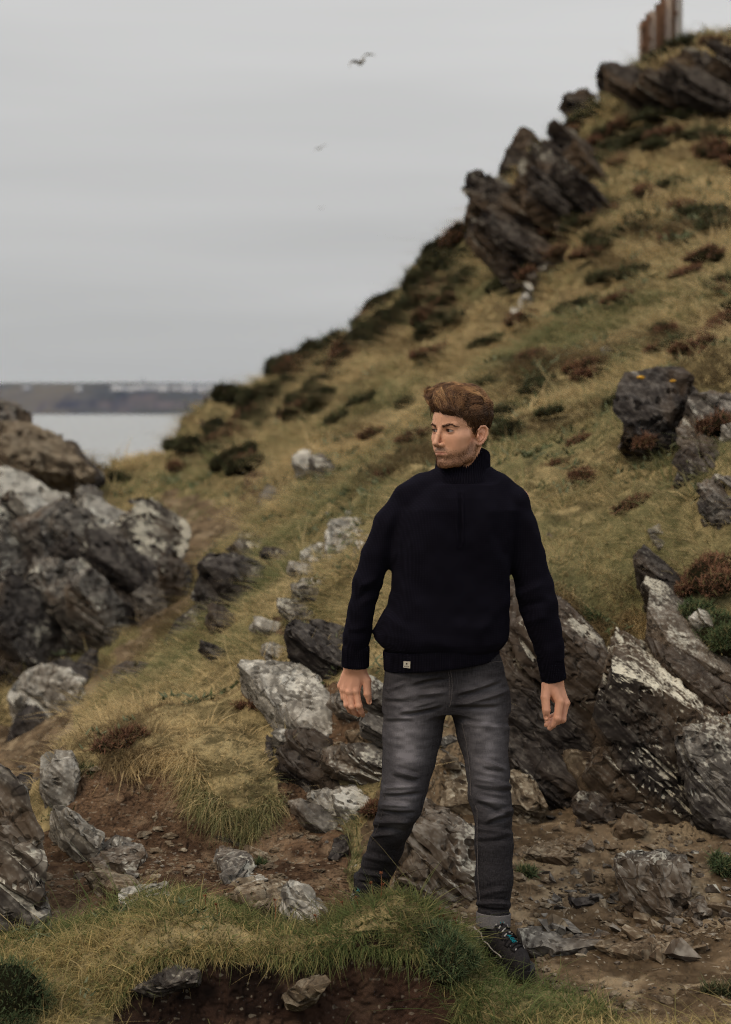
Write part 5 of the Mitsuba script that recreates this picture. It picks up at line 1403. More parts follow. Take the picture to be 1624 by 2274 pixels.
def skin_fn(p, n, uv):
    d = [p.x - hO[0], p.y - hO[1], p.z - hO[2]]
    x, y, z = (d[0] * float(hR[0, i]) + d[1] * float(hR[1, i]) + d[2] * float(hR[2, i]) for i in range(3))
    ax = dr.abs(x)
    onhead = smoothstep(-125.0, -105.0, z) * dr.select(dr.abs(x) < 110, 1.0, 0.0)
    m = fbm(p.x * 60, p.y * 60, p.z * 60, 3)
    big = fbm(p.x * 18, p.y * 18, p.z * 18, 2)
    col = mix(C(0.54, 0.275, 0.172), C(0.64, 0.37, 0.25), m * 0.6 + big * 0.4)
    red = smoothstep(26.0, 0.0, dr.sqrt(dr.square(ax - 44) + dr.square(z + 12)) * 0.8) * 0.32 + smoothstep(16.0, 3.0, dr.sqrt(dr.square(ax) + dr.square(z + 18) + dr.square(y - 112))) * 0.5 + smoothstep(66.0, 74.0, ax) * smoothstep(20.0, 0.0, dr.abs(y + 12)) * 0.7
    hand = 1 - onhead
    col = mix(col, C(0.52, 0.235, 0.17), onhead * dr.clip(red, 0, 1) * 0.65 + hand * (0.15 + 0.35 * big))
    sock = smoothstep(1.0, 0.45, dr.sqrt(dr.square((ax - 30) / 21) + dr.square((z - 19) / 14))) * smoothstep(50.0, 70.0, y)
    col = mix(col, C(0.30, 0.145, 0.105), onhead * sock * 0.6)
    line = -30 + 22 * smoothstep(42.0, 62.0, ax) * smoothstep(40.0, 10.0, y) + 8 * smoothstep(26.0, 6.0, ax) * smoothstep(60.0, 85.0, y) - 10 * smoothstep(20.0, 40.0, ax) * smoothstep(40.0, 70.0, y)
    lq = dr.square(ax / 29) + dr.square((z + 48) / 8.5)
    lips = dr.exp(-dr.square(lq) * 1.2) * smoothstep(72.0, 84.0, y)
    b = (1 - smoothstep(line - 18, line + 9, z + 8 * (m - 0.5))) * smoothstep(-22.0, 16.0, y + 0.25 * (z + 60)) * smoothstep(-104.0, -86.0, z) * (1 - dr.clip(1.25 * lips, 0, 1))
    grain = noise(p.x * 500, p.y * 500, p.z * 220)
    col = mix(col, C(0.12, 0.066, 0.042), onhead * b * (0.46 + 0.36 * grain))
    bz = 35 + 5.5 * smoothstep(12.0, 38.0, ax) - 6 * smoothstep(40.0, 54.0, ax)
    brow = dr.exp(-dr.square((z - bz) / 3.2)) * smoothstep(9.0, 15.0, ax) * smoothstep(56.0, 46.0, ax) * smoothstep(50.0, 60.0, y)
    col = mix(col, C(0.13, 0.07, 0.045), onhead * brow * 0.7)
    lq2 = dr.square(ax / 26) + dr.square((z + 48.5) / 7.0)
    col = mix(col, C(0.44, 0.20, 0.16), onhead * dr.exp(-dr.square(lq2) * 1.4) * smoothstep(76.0, 86.0, y) * 0.75)
    return col


scene['skin'] = {'type': 'principled', 'base_color': proc(skin_fn), 'roughness': 0.5, 'specular': 0.35}
add('person__body', U_, 'skin', smooth=60)

# ---- eyes
gaze = np.array([-0.36, 0.93, 0.0])
gaze /= np.linalg.norm(gaze)
for sx in (1, -1):
    c = from_head(EYE * [sx, 1, 1])
    g_ = (HR @ gaze).tolist()
    cl = c.tolist()

    def eye_fn(p, n, uv, cl=cl, g_=g_):
        k = ((p.x - cl[0]) * g_[0] + (p.y - cl[1]) * g_[1] + (p.z - cl[2]) * g_[2]) / (12.6 * HS)
        col = mix(C(0.33, 0.28, 0.26), C(0.04, 0.028, 0.02), smoothstep(0.845, 0.875, k))
        return mix(col, C(0.004, 0.004, 0.004), smoothstep(0.962, 0.975, k))
    nm = 'eye_mat' if sx > 0 else 'eye_mat_b'
    scene[nm] = {'type': 'principled', 'base_color': proc(eye_fn), 'roughness': 0.2, 'specular': 0.25}
    s = trimesh.creation.icosphere(4, 12.6 * HS)
    s.apply_translation(c)
    add('person__eye', s, nm, smooth=True)

# ---- hair
HFL = np.array([[-14, 82, 124], [6, 92, 104], [-34, 70, 118], [28, 86, 92], [44, 70, 84]], float)


def hair_sdf(p):
    x, y, z = p[:, 0], p[:, 1], p[:, 2]
    ax = np.abs(x)
    d = ell(p, (0, -14, 74), (81, 102, 90))
    d = smin(d, ell(p, (-10, 40, 118), (66, 62, 48)), 18)
    d = smin(d, ell(p, (-14, 64, 124), (50, 32, 34)), 12)
    d = smin(d, chain(p, [(-22, 76, 118), (-4, 88, 106), (22, 90, 90), (46, 74, 82)], [13, 14, 13, 12], 6), 8)
    d = d + 5.5 * np.sin(0.085 * x + 0.11 * y + 0.05 * z) * sstep(70, 110, z) + 4.0 * (meshkit.noise(p / 17.0, 5) - 0.5)
    # hairline: forehead, temple, round the ear, nape
    front = 62 + 26 * sstep(20, -45, x) + 4 * sstep(40, 70, ax)
    ylim = np.interp(z, [-60, -20, 0, 26, 44, 60, 76], [-40, -28, 20, 30, 44, 52, 60])
    keep = np.maximum(y - ylim, front * 0 + 0.0 * z)
    face = np.where(z < front, y - ylim, -20.0 + 0 * y)
    d = smax(d, face, 3)
    d = smax(d, -44 + 0 * z - z + 0.0, 4)
    ear = ell(np.column_stack([ax, y, z]), (84, -12, -4), (30, 22, 36))
    d = smax(d, -ear, 2)
    low = np.where(y > -20, 2.0, -46.0) - z
    low = np.where((y > 2) & (y < 30), -10 - z, low)
    return smax(d, low, 4)


hair = iso(hair_sdf, (-110, -130, -70), (110, 130, 180), 3.0)
relax(hair, 1)
hq = np.array(hair.vertices)
hn = meshkit.arrays(hair, True)[2]
hf = np.array(hair.faces)
hair.vertices = from_head(hair.vertices)
hair.invert()


def hair_fn(p, n, uv):
    k = uv.x
    col = mix(C(0.055, 0.027, 0.015), C(0.24, 0.125, 0.06), smoothstep(0.1, 0.7, k))
    low = smoothstep(1.765, 1.715, p.z)
    col = mix(col, C(0.52, 0.32, 0.155), smoothstep(0.62, 0.92, k) * (1 - low))
    return mix(col, C(0.038, 0.020, 0.013), 0.75 * low)


scene['hair_mat'] = {'type': 'principled', 'base_color': proc(hair_fn), 'roughness': 0.45, 'specular': 0.22}
scene['hair_root'] = {'type': 'diffuse', 'reflectance': {'type': 'rgb', 'value': [0.040, 0.021, 0.013]}}
scene['brow_mat'] = {'type': 'diffuse', 'reflectance': {'type': 'rgb', 'value': [0.075, 0.040, 0.026]}}
scene['beard_mat'] = {'type': 'diffuse', 'reflectance': proc(lambda p, n, uv: mix(C(0.045, 0.024, 0.015), C(0.24, 0.12, 0.06), cell_rand(uv.x * 4096) * cell_rand(uv.x * 333 + 5)))}
add('person__hair', hair, 'hair_root', smooth=True)


def on_mesh(q, faces, n, rng):
    a, b, c = q[faces[:, 0]], q[faces[:, 1]], q[faces[:, 2]]
    ar = np.linalg.norm(np.cross(b - a, c - a), axis=1)
    f = rng.choice(len(faces), n, p=ar / ar.sum())
    w = rng.dirichlet([1, 1, 1], n)
    return (q[faces[f]] * w[..., None]).sum(1), f, w


hr = np.random.default_rng(50)
P0, f_, w_ = on_mesh(hq, hf, 9500, hr)
N0 = (hn[hf[f_]] * w_[..., None]).sum(1)
N0 /= np.linalg.norm(N0, axis=1, keepdims=True)
top = sstep(62, 112, P0[:, 2])
fr = sstep(35, 80, P0[:, 1])
flow = top[:, None] * (np.array([-0.25, 0.8, 0.2]) * (1 - fr[:, None]) + fr[:, None] * (np.array([0.75, 0.25, -0.65]) * sstep(-46, 0, P0[:, 0])[:, None] + np.array([-0.55, 0.35, 0.25]) * (1 - sstep(-46, 0, P0[:, 0]))[:, None])) + (1 - top[:, None]) * np.array([0.0, -0.45, -0.9])
wv = vnoise(P0, 1 / 32.0, 61, 2)
flow = flow + 0.38 * wv
S_ = 8
paths = np.empty((len(P0), S_, 3))
pos, dirn = P0 - 2.5 * N0, flow
ln = np.where(P0[:, 2] > 74, 58, 22) * np.exp(0.25 * hr.standard_normal(len(P0)))
for i in range(S_):
    paths[:, i] = pos
    t_ = dirn - N0 * ((dirn * N0).sum(1) * 0.9)[:, None] + N0 * (0.10 - 0.16 * i / S_)
    t_ /= np.linalg.norm(t_, axis=1, keepdims=True)
    pos = pos + t_ * (ln / S_)[:, None]
    # stay on the surface of the hair mass
    dd = hair_sdf(pos)
    e_ = 2.0
    gr = np.stack([hair_sdf(pos + [e_, 0, 0]) - dd, hair_sdf(pos + [0, e_, 0]) - dd, hair_sdf(pos + [0, 0, e_]) - dd], -1)
    gr /= np.linalg.norm(gr, axis=1, keepdims=True) + 1e-9
    N0 = gr
    want = 1.6 * np.sin(np.pi * min(1, (i + 1) / S_)) + 0.6 * hr.random(len(P0))
    pos = pos + gr * np.clip(want - dd, -4, 4)[:, None] * (1.0 if i < 6 else 0.25)
    dirn = dirn + 0.10 * vnoise(pos, 1 / 26.0, 66, 1)
from scipy.spatial import cKDTree
NG = 420
_, gi_ = cKDTree(P0[:NG]).query(P0)
wl = (0.5 * np.linspace(0, 1, S_) ** 1.1)[None, :, None]
paths = paths * (1 - wl) + paths[gi_] * wl
paths += (N0[:, None] * 0 + (hr.random(NG)[gi_] * 2.0 - 0.6)[:, None, None] * (paths - np.array([0, 0, 60])) / np.linalg.norm(paths - np.array([0, 0, 60]), axis=2, keepdims=True))
tone_ = np.clip(hr.random(NG)[gi_] * 0.65 + 0.35 * hr.random(len(P0)), 0, 1)
rad = np.linspace(1, 0.25, S_)[None] * (0.75 * np.exp(0.3 * hr.standard_normal(len(P0))))[:, None]
m, uv = tubes(from_head(paths.reshape(-1, 3)).reshape(paths.shape), rad * HS, 3)
uv[:, 0] = np.repeat(tone_, S_ * 3)
add('person__hair__strands', m, 'hair_mat', kind='stuff', smooth=True, uv=uv)
# wind blown wisps
n_ = 34
b0 = np.column_stack([hr.uniform(-45, 20, n_), hr.uniform(30, 88, n_), hr.uniform(138, 152, n_)])
t_ = np.linspace(0, 1, 8)[None, :, None]
L_ = hr.uniform(18, 52, n_)[:, None, None]
wd = np.column_stack([hr.normal(-0.15, .35, n_), hr.normal(0.1, .4, n_), hr.uniform(0.5, 1.0, n_)])[:, None]
bend = np.column_stack([hr.normal(0.6, .5, n_), hr.normal(0.1, .4, n_), hr.normal(-0.3, .3, n_)])[:, None]
wp = b0[:, None] + L_ * (wd * t_ + bend * t_ ** 2 * 0.6)
m, uv = tubes(from_head(wp.reshape(-1, 3)).reshape(wp.shape), np.linspace(0.45, 0.2, 8)[None] * np.ones((n_, 1)) * HS, 3)
add('person__hair__wisps', m, 'hair_mat', kind='stuff', smooth=True, uv=uv)


def strands_on(n, weight, length, rad, dirf, seed, key, mat, seg=3, mult=6):
    r = np.random.default_rng(seed)
    q, f, w = on_mesh(hv_local, hf_local, n * mult, r)
    keep = r.random(len(q)) < weight(q)
    q, f, w = q[keep][:n], f[keep][:n], w[keep][:n]
    a, b, c = (hv_local[hf_local[f][:, i]] for i in range(3))
    nn = np.cross(b - a, c - a)
    nn /= np.linalg.norm(nn, axis=1, keepdims=True) + 1e-9
    d = dirf(q) + 0.35 * r.standard_normal(q.shape)
    d = d - nn * (d * nn).sum(1)[:, None] * 0.8 + 0.45 * nn
    d /= np.linalg.norm(d, axis=1, keepdims=True)
    t = np.linspace(0, 1, seg)[None, :, None]
    L = (length * np.exp(0.25 * r.standard_normal(len(q))))[:, None, None]
    pth = q[:, None] + L * (d[:, None] * t - 0.2 * nn[:, None] * t ** 2)
    m, uv = tubes(from_head(pth.reshape(-1, 3)).reshape(pth.shape), np.linspace(1, .4, seg)[None] * np.ones((len(q), 1)) * rad * HS, 3)
    add(key, m, mat, kind='stuff', smooth=True, uv=uv)


strands_on(6500, lambda q: beard_np(q) ** 1.5 * 0.9, 3.6, 0.28, lambda q: np.column_stack([0 * q[:, 0], 0.3 + 0 * q[:, 0], -1 + 0 * q[:, 0]]), 71, 'person__beard', 'beard_mat')


def brow_w(q):
    ax = np.abs(q[:, 0])
    zc = 35 + 5.5 * sstep(12, 38, ax) - 6 * sstep(40, 54, ax)
    return np.exp(-((q[:, 2] - zc) / np.interp(ax, [10, 30, 54], [3.4, 2.6, 1.5])) ** 2) * sstep(9, 14, ax) * sstep(55, 48, ax) * (q[:, 1] > 55)


strands_on(950, lambda q: brow_w(q), 5.0, 0.24, lambda q: np.column_stack([np.sign(q[:, 0]), -0.3 + 0 * q[:, 0], 0.25 + 0 * q[:, 0]]), 72, 'person__eyebrows', 'brow_mat', mult=300)
lash = []
for sx in (1, -1):
    for k in np.linspace(-1, 1, 22):
        e = EYE + [0.5 * 0 - 0.5 + 14 * k, 0, 5.2 * (1 - abs(k) ** 2.2) - 0.4]
        e[1] = EYE[1] + math.sqrt(max(14.4 ** 2 - (e[0] - EYE[0]) ** 2 - (e[2] - EYE[2]) ** 2, 4))
        d_ = np.array([0.5 * k, 1.0, 0.25])
        lash.append(np.stack([e, e + 2.2 * d_, e + 4.2 * d_ + [0, 0, 1.2]]) * [sx, 1, 1])
lash = np.array(lash)
m, uv = tubes(from_head(lash.reshape(-1, 3)).reshape(lash.shape), np.array([[.5, .4, .2]]) * HS, 3)
add('person__eyelashes', m, 'hair_root', kind='stuff', smooth=True, uv=uv)
# ---- sweater
def loft(rows, expo=2.4):
    """Body of stacked superellipses. rows: (v, left u, right u, front depth m, back depth m)."""
    r = np.array(rows, float)
    z = at(CU, r[:, 0], PY)[:, 2]
    xl, xr = at(r[:, 1], r[:, 0], PY)[:, 0], at(r[:, 2], r[:, 0], PY)[:, 0]
    o = np.argsort(z)
    z, xl, xr, fd, bd = z[o], xl[o], xr[o], r[o, 3], r[o, 4]

    def f(p):
        q = p[:, 2]
        a, b = np.interp(q, z, xl), np.interp(q, z, xr)
        c, w = (a + b) / 2, (b - a) / 2
        y = p[:, 1] - PY
        dep = np.where(y < 0, np.interp(q, z, fd), np.interp(q, z, bd))
        k = (np.abs((p[:, 0] - c) / w) ** expo + np.abs(y / dep) ** expo) ** (1 / expo)
        rr = np.hypot(p[:, 0] - c, y)
        d = np.where(k > 1e-6, (k - 1) * np.maximum(rr, 0.02) / np.maximum(k, 1e-6), -0.1)
        return np.maximum(d, np.maximum(z[0] - q, q - z[-1]))
    return f


torso = loft([(1078, 945, 1105, .075, .075), (1100, 925, 1125, .10, .095), (1130, 890, 1150, .115, .11), (1200, 873, 1138, .128, .115), (1265, 869, 1131, .130, .115), (1310, 869, 1132, .130, .112), (1345, 858, 1133, .134, .112),
              (1375, 841, 1133, .140, .114), (1402, 831, 1132, .146, .116), (1420, 834, 1128, .146, .116), (1434, 846, 1118, .140, .112), (1441, 855, 1111, .130, .108)])
SL_L = [(1005, 1092, .035, 60), (950, 1100, .03, 51), (911, 1115, .02, 42.5), (865, 1166, .01, 36), (836.5, 1232, .0, 34), (816, 1295, -.01, 32), (802, 1352, -.01, 30), (792, 1418, -.005, 28), (789.5, 1444, .0, 27.5)]
SL_R = [(1045, 1094, .035, 60), (1100, 1103, .03, 51), (1134, 1119, .02, 43), (1154, 1165, .02, 38), (1170, 1235, .015, 40), (1186, 1300, .01, 41), (1196, 1345, .0, 42), (1209, 1395, .0, 37), (1220, 1440, .0, 32), (1226, 1466, .0, 29.5)]


def sweater_sdf(p):
    d = torso(p)
    d = smin(d, ch(p, SL_L, .012), .024)
    d = smin(d, ch(p, SL_R, .012), .024)
    d = smin(d, ch(p, [(1028, 1072, .045, 62), (1028, 1120, .03, 80)], .05), .05)
    # the cut ends of the sleeves
    for a, b in (((791, 1430), (789, 1446)), ((1221, 1445), (1226, 1468))):
        o = J(*b)
        n = J(*b) - J(*a)
        n /= np.linalg.norm(n)
        near = np.linalg.norm(p - o, axis=1) < .12
        d = np.where(near, np.maximum(d, (p - o) @ n), d)
    return d


sw = iso(sweater_sdf, (-.16, 4.36, .76), (.76, 4.95, 1.66), .0055, True)
relax(sw, 1)


def folds(m, rows, seed, ripple, front=0.3, gain=1.0, narrow=1.0):
    """Cloth folds: rows (u1, v1, u2, v2, half width px, height mm) run over the front of the garment."""
    v = np.array(m.vertices)
    n = meshkit.arrays(m, True)[2]
    k = (v[:, 1] * math.cos(PITCH) - (v[:, 2] - CAM_Z) * math.sin(PITCH))
    uu = CU + FV * v[:, 0] / k
    vv = CV - FV * ((v[:, 2] - CAM_Z) * math.cos(PITCH) + v[:, 1] * math.sin(PITCH)) / k
    out = np.zeros(len(v))
    for u1, v1, u2, v2, w, hgt in rows:
        du, dv = u2 - u1, v2 - v1
        L2 = du * du + dv * dv
        t = ((uu - u1) * du + (vv - v1) * dv) / L2
        dist = ((uu - u1) * dv - (vv - v1) * du) / math.sqrt(L2) + 5 * np.sin(3.1 * t + u1) * 0.4
        fade = sstep(-0.22, 0.2, t) * sstep(1.22, 0.8, t)
        g = dist / (w * narrow)
        out += gain * hgt * 1e-3 * fade * (np.exp(-g ** 2) - 0.55 * np.exp(-((g - 1.9) / 1.1) ** 2))
    out *= sstep(front, -0.2, n[:, 1])
    out += ripple * (meshkit.fbm(v * 9.0, 3, seed) - 0.5)
    m.vertices = v + n * out[:, None]


folds(sw, [(880, 1250, 905, 1180, 9, -4), (862, 1262, 885, 1225, 8, 4), (1128, 1240, 1100, 1175, 10, -4), (900, 1420, 1000, 1436, 10, 3), (860, 1370, 930, 1410, 12, 5), (850, 1330, 890, 1385, 10, -4), (1125, 1330, 1060, 1405, 14, 5),
           (1000, 1390, 1100, 1395, 14, 4), (900, 1300, 960, 1380, 16, 3), (838, 1285, 800, 1300, 8, 5), (842, 1310, 795, 1330, 8, -5), (1150, 1320, 1200, 1300, 9, 6), (1155, 1350, 1210, 1335, 9, -6), (1165, 1385, 1215, 1370, 9, 4), (815, 1390, 775, 1400, 7, 3), (940, 1120, 990, 1200, 18, 3), (1100, 1120, 1060, 1200, 18, 3),
           (880, 1130, 850, 1200, 10, 3), (1165, 1140, 1190, 1220, 12, 4)], 5, 0.014, 0.5, 1.3)


def knit_fn(p, n, uv):
    m = fbm(p.x * 30, p.y * 30, p.z * 30, 2)
    rib = 0.5 + 0.5 * dr.sin((p.x + 0.6 * p.y) * 850.0 + 1.5 * m)
    row = 0.5 + 0.5 * dr.sin(p.z * 1100.0 + 1.5 * m)
    return mix(C(0.0028, 0.0024, 0.0044), C(0.0150, 0.0142, 0.0255), m * 0.35 + rib * row * 0.65)


def knit_bump(p, n, uv):
    return (0.5 + 0.5 * dr.sin(p.z * 1100.0)) * (0.5 + 0.5 * dr.sin((p.x + 0.6 * p.y) * 850.0))


def cloth(name, fn, bump, scale, rough, sheen, tint=0.6, spec=0.15):
    inner = {'type': 'principled', 'base_color': proc(fn), 'roughness': rough, 'sheen': sheen, 'sheen_tint': tint, 'specular': spec}
    if bump:
        inner = {'type': 'bumpmap', 'arbitrary': proc(bump, 5e-4), 'scale': scale, 'bsdf': inner}
    scene[name] = {'type': 'twosided', 'bsdf': inner}


cloth('knit', knit_fn, knit_bump, 0.003, 0.9, 0.14, 0.9, 0.04)
sw = slim(sw, .0003)
add('person__sweater', sw, 'knit', smooth=True)


def ring_mesh(c0, c1, prof, ribs, amp, nseg, front=(0, -1, 0)):
    """Ribbed tube of cloth: prof rows (t along the axis c0 to c1, radius across, radius front to back)."""
    c0, c1 = np.asarray(c0, float), np.asarray(c1, float)
    ax = (c1 - c0) / np.linalg.norm(c1 - c0)
    fr = np.asarray(front, float)
    fr = fr - ax * (fr @ ax)
    fr /= np.linalg.norm(fr)
    sd = np.cross(fr, ax)
    a = np.linspace(0, 2 * np.pi, nseg, endpoint=False)
    V = []
    for t, ra, rb, *rib in prof:
        k = 1 + (rib[0] if rib else 1) * amp / max(ra, rb) * (np.abs(np.sin(a * ribs / 2)) - 0.5)
        V.append(c0 + (c1 - c0) * t + k[:, None] * (ra * np.cos(a)[:, None] * sd + rb * np.sin(a)[:, None] * fr))
    V = np.array(V)
    n = len(prof)
    i = (np.arange(n)[:, None] * nseg)
    j = np.arange(nseg)
    nx = ((np.arange(n) + 1) % n)[:, None] * nseg
    q = np.stack(np.broadcast_arrays(i + j, i + (j + 1) % nseg, nx + (j + 1) % nseg, nx + j), -1).reshape(-1, 4)
    m = trimesh.Trimesh(V.reshape(-1, 3), np.vstack([q[:, [0, 1, 2]], q[:, [0, 2, 3]]]), process=False)
    if m.volume < 0:
        m.invert()
    return m


# collar: stands round the neck and leans forward
cb, ct = J(1027, 1082, .028), J(1030, 1004, .05)
tilt = np.array([0, .34, 1.0])
ct = cb + np.array([ct[0] - cb[0], 0, 0]) + tilt / np.linalg.norm(tilt) * np.linalg.norm(ct - cb) * 1.0
P_ = px
add('person__sweater__collar', ring_mesh(cb, ct, [(-.35, P_(80), P_(72)), (0, P_(72), P_(70)), (.2, P_(66), P_(66)), (.45, P_(62), P_(63)), (.7, P_(60), P_(62)), (.9, P_(60), P_(62)), (1.0, P_(58), P_(60)), (1.02, P_(55), P_(57), .4), (.9, P_(53.5), P_(55.5), 0), (.4, P_(53), P_(55), 0), (-.2, P_(53), P_(55), 0)], 74, .0042, 592), 'knit', smooth=True)
add('person__sweater__cuff', ring_mesh(J(791, 1434, 0), J(789, 1481, .004), [(0, P_(27), P_(26)), (.03, P_(30), P_(28)), (.2, P_(30.5), P_(28.5)), (.8, P_(30.5), P_(28.5)), (.97, P_(30), P_(28)), (1.0, P_(28), P_(26)), (.9, P_(24), P_(23)), (.1, P_(24), P_(23))], 46, .0025, 368), 'knit', smooth=True)
add('person__sweater__cuff', ring_mesh(J(1221, 1456, 0), J(1231, 1511, .004), [(0, P_(28.5), P_(27)), (.03, P_(29.5), P_(28)), (.2, P_(29), P_(28)), (.8, P_(28), P_(27)), (.97, P_(27.5), P_(26)), (1.0, P_(26), P_(24)), (.9, P_(22), P_(21)), (.1, P_(22), P_(21))], 44, .0025, 352), 'knit', smooth=True)
hb0, hb1 = J(980, 1430, -.012), J(981, 1475, -.012)
hb1 = hb1 + [0, 0, 0]
hem = ring_mesh(hb0, hb1, [(0, P_(128), P_(84)), (.1, P_(129.5), P_(86)), (.8, P_(129), P_(86)), (.97, P_(128), P_(85)), (1.0, P_(125), P_(82)), (.8, P_(122), P_(79)), (.1, P_(122), P_(79))], 130, .003, 1040)
hv = np.array(hem.vertices)
hv[:, 2] += (hv[:, 0] - hb0[0]) * 0.085
hem.vertices = hv
add('person__sweater__hem', hem, 'knit', smooth=True)


def drape(pts_uv, off=0.0015, mesh=None):
    """Points of the photo laid on the front of a garment."""
    mesh = mesh or sw
    v, f = np.array(mesh.vertices), np.array(mesh.faces)
    o = np.array([0, 0, CAM_Z])
    e1, e2, so = v[f[:, 1]] - v[f[:, 0]], v[f[:, 2]] - v[f[:, 0]], o - v[f[:, 0]]
    qv = np.cross(so, e1)
    out, last = [], PY - .12
    for u, w in pts_uv:
        d = at(u, w, 1.0) - o
        pv = np.cross(d, e2)
        det = (e1 * pv).sum(1)
        det = np.where(np.abs(det) < 1e-14, 1e-14, det)
        a, b, t = (so * pv).sum(1) / det, (qv @ d) / det, (e2 * qv).sum(1) / det
        ok = (a > -1e-6) & (b > -1e-6) & (a + b < 1 + 1e-6) & (t > 0)
        last = t[ok].min() if ok.any() else last
        out.append(at(u, w, last - off))
    return np.array(out)


def strip(uvs, r, key, mat, mesh=None, off=.0015, sides=6):
    q = drape(uvs, off, mesh)
    m, uv = tubes(q[None], np.full((1, len(q)), r), sides)
    add(key, m, mat, smooth=True, uv=uv)


vs = np.linspace(1092, 1206, 16)
cloth('placket_mat', lambda p, n, uv: mix(C(0.0022, 0.002, 0.0034), C(0.0045, 0.004, 0.007), fbm(p.x * 60, p.y * 60, p.z * 60, 2)), None, 0, 0.9, 0.03, 0.9, 0.04)
strip([(1016 - .006 * (v - 1092), v) for v in vs] + [(1014, 1212), (1017, 1217), (1022, 1217), (1026, 1212)] + [(1029, v) for v in vs[::-1]], .0034, 'person__sweater__placket', 'knit')
strip([(1022.5 - .003 * (v - 1092), v) for v in vs], .0013, 'person__sweater__zip', 'placket_mat')

# woven tag at the hem with a drop emblem and lettering
tg = np.array([J(896.5, 1470.5), J(911.5, 1471.5), J(911, 1485.5), J(895.5, 1483.5)])
hvv = np.array(hem.vertices)
yf = hvv[(np.abs(hvv[:, 0] - tg[0][0]) < .02)][:, 1].min()
tg = np.array([at(u, v, yf - .006) for u, v in ((896.5, 1468.5), (911.5, 1469.5), (911, 1484.5), (895.5, 1482.5))])
diffuse('tag_cloth', (0.50, 0.46, 0.39))
diffuse('tag_ink', (0.012, 0.01, 0.012))
tm = manifold3d.Manifold.hull_points(np.vstack([tg, tg + [0, .0016, 0]]))
add('person__sweater__tag', tm, 'tag_cloth')
drop = [(0.5 + 0.13 * math.sin(a) * (1 if math.cos(a) < 0.2 else max(0.0, 1 - (math.cos(a) - .2) * 1.2)), 0.60 + 0.19 * math.cos(a)) for a in np.linspace(0, 2 * np.pi, 24, endpoint=False)]
ex, ez = tg[1] - tg[0], tg[0] - tg[3]
em = trimesh.creation.extrude_polygon(Polygon(drop).buffer(0).difference(Polygon([(.47, .4), (.53, .4), (.53, .52), (.58, .6), (.55, .6), (.5, .55), (.45, .6), (.42, .6), (.47, .52)])), 0.02, engine='earcut')
V_ = np.array(em.vertices)
em.vertices = tg[3] + V_[:, :1] * ex + V_[:, 1:2] * ez + V_[:, 2:] * [0, -.02, 0]
add('person__sweater__emblem', em, 'tag_ink')
tx = meshkit.text_mesh('NOORLYS', 1.0, .1, bold=True)
V_ = np.array(tx.vertices)
V_[:, 0] = .12 + .76 * (V_[:, 0] - V_[:, 0].min()) / np.ptp(V_[:, 0])
V_[:, 1] = .12 + .17 * V_[:, 1]
tx.vertices = tg[3] + V_[:, :1] * ex + V_[:, 1:2] * ez + V_[:, 2:] * [0, -.003, 0]
add('person__sweater__lettering', tx, 'tag_ink', smooth=False)

# ---- jeans
pel = loft([(1440, 862, 1106, .11, .105), (1480, 857, 1120, .112, .108), (1530, 853, 1126, .112, .115), (1560, 852, 1130, .105, .11), (1574, 852, 1131, .098, .10)], 2.6)
LG_R = [(925, 1555, .0, 72), (916, 1630, -.02, 64.5), (908, 1690, -.04, 56.5), (898, 1745, -.06, 50.5), (890, 1788, -.07, 46.5), (873, 1832, -.02, 41), (858, 1878, .03, 38), (843, 1920, .07, 36), (829, 1955, .10, 35.5), (818, 1985, .12, 35)]
LG_L = [(1063, 1555, .0, 68), (1073, 1630, -.03, 57), (1084, 1712, -.07, 45), (1088, 1768, -.10, 46), (1096, 1806, -.12, 41.5), (1098, 1876, -.15, 42.5), (1097.5, 1950, -.18, 40.5), (1096.5, 2030, -.21, 36.5)]


def jeans_sdf(p):
    a, b = ch(p, LG_R, .02), ch(p, LG_L, .02)
    d = smin(smin(a, b, .008), pel(p), .03)
    for u0, u1 in (((829, 1955, .10), (817, 1988, .124)), ((1097.5, 1990, -.195), (1096.5, 2036, -.21))):
        o = J(*u1)
        n = o - J(*u0)
        n /= np.linalg.norm(n)
        d = np.where(np.linalg.norm(p - o, axis=1) < .13, np.maximum(d, (p - o) @ n), d)
    return d


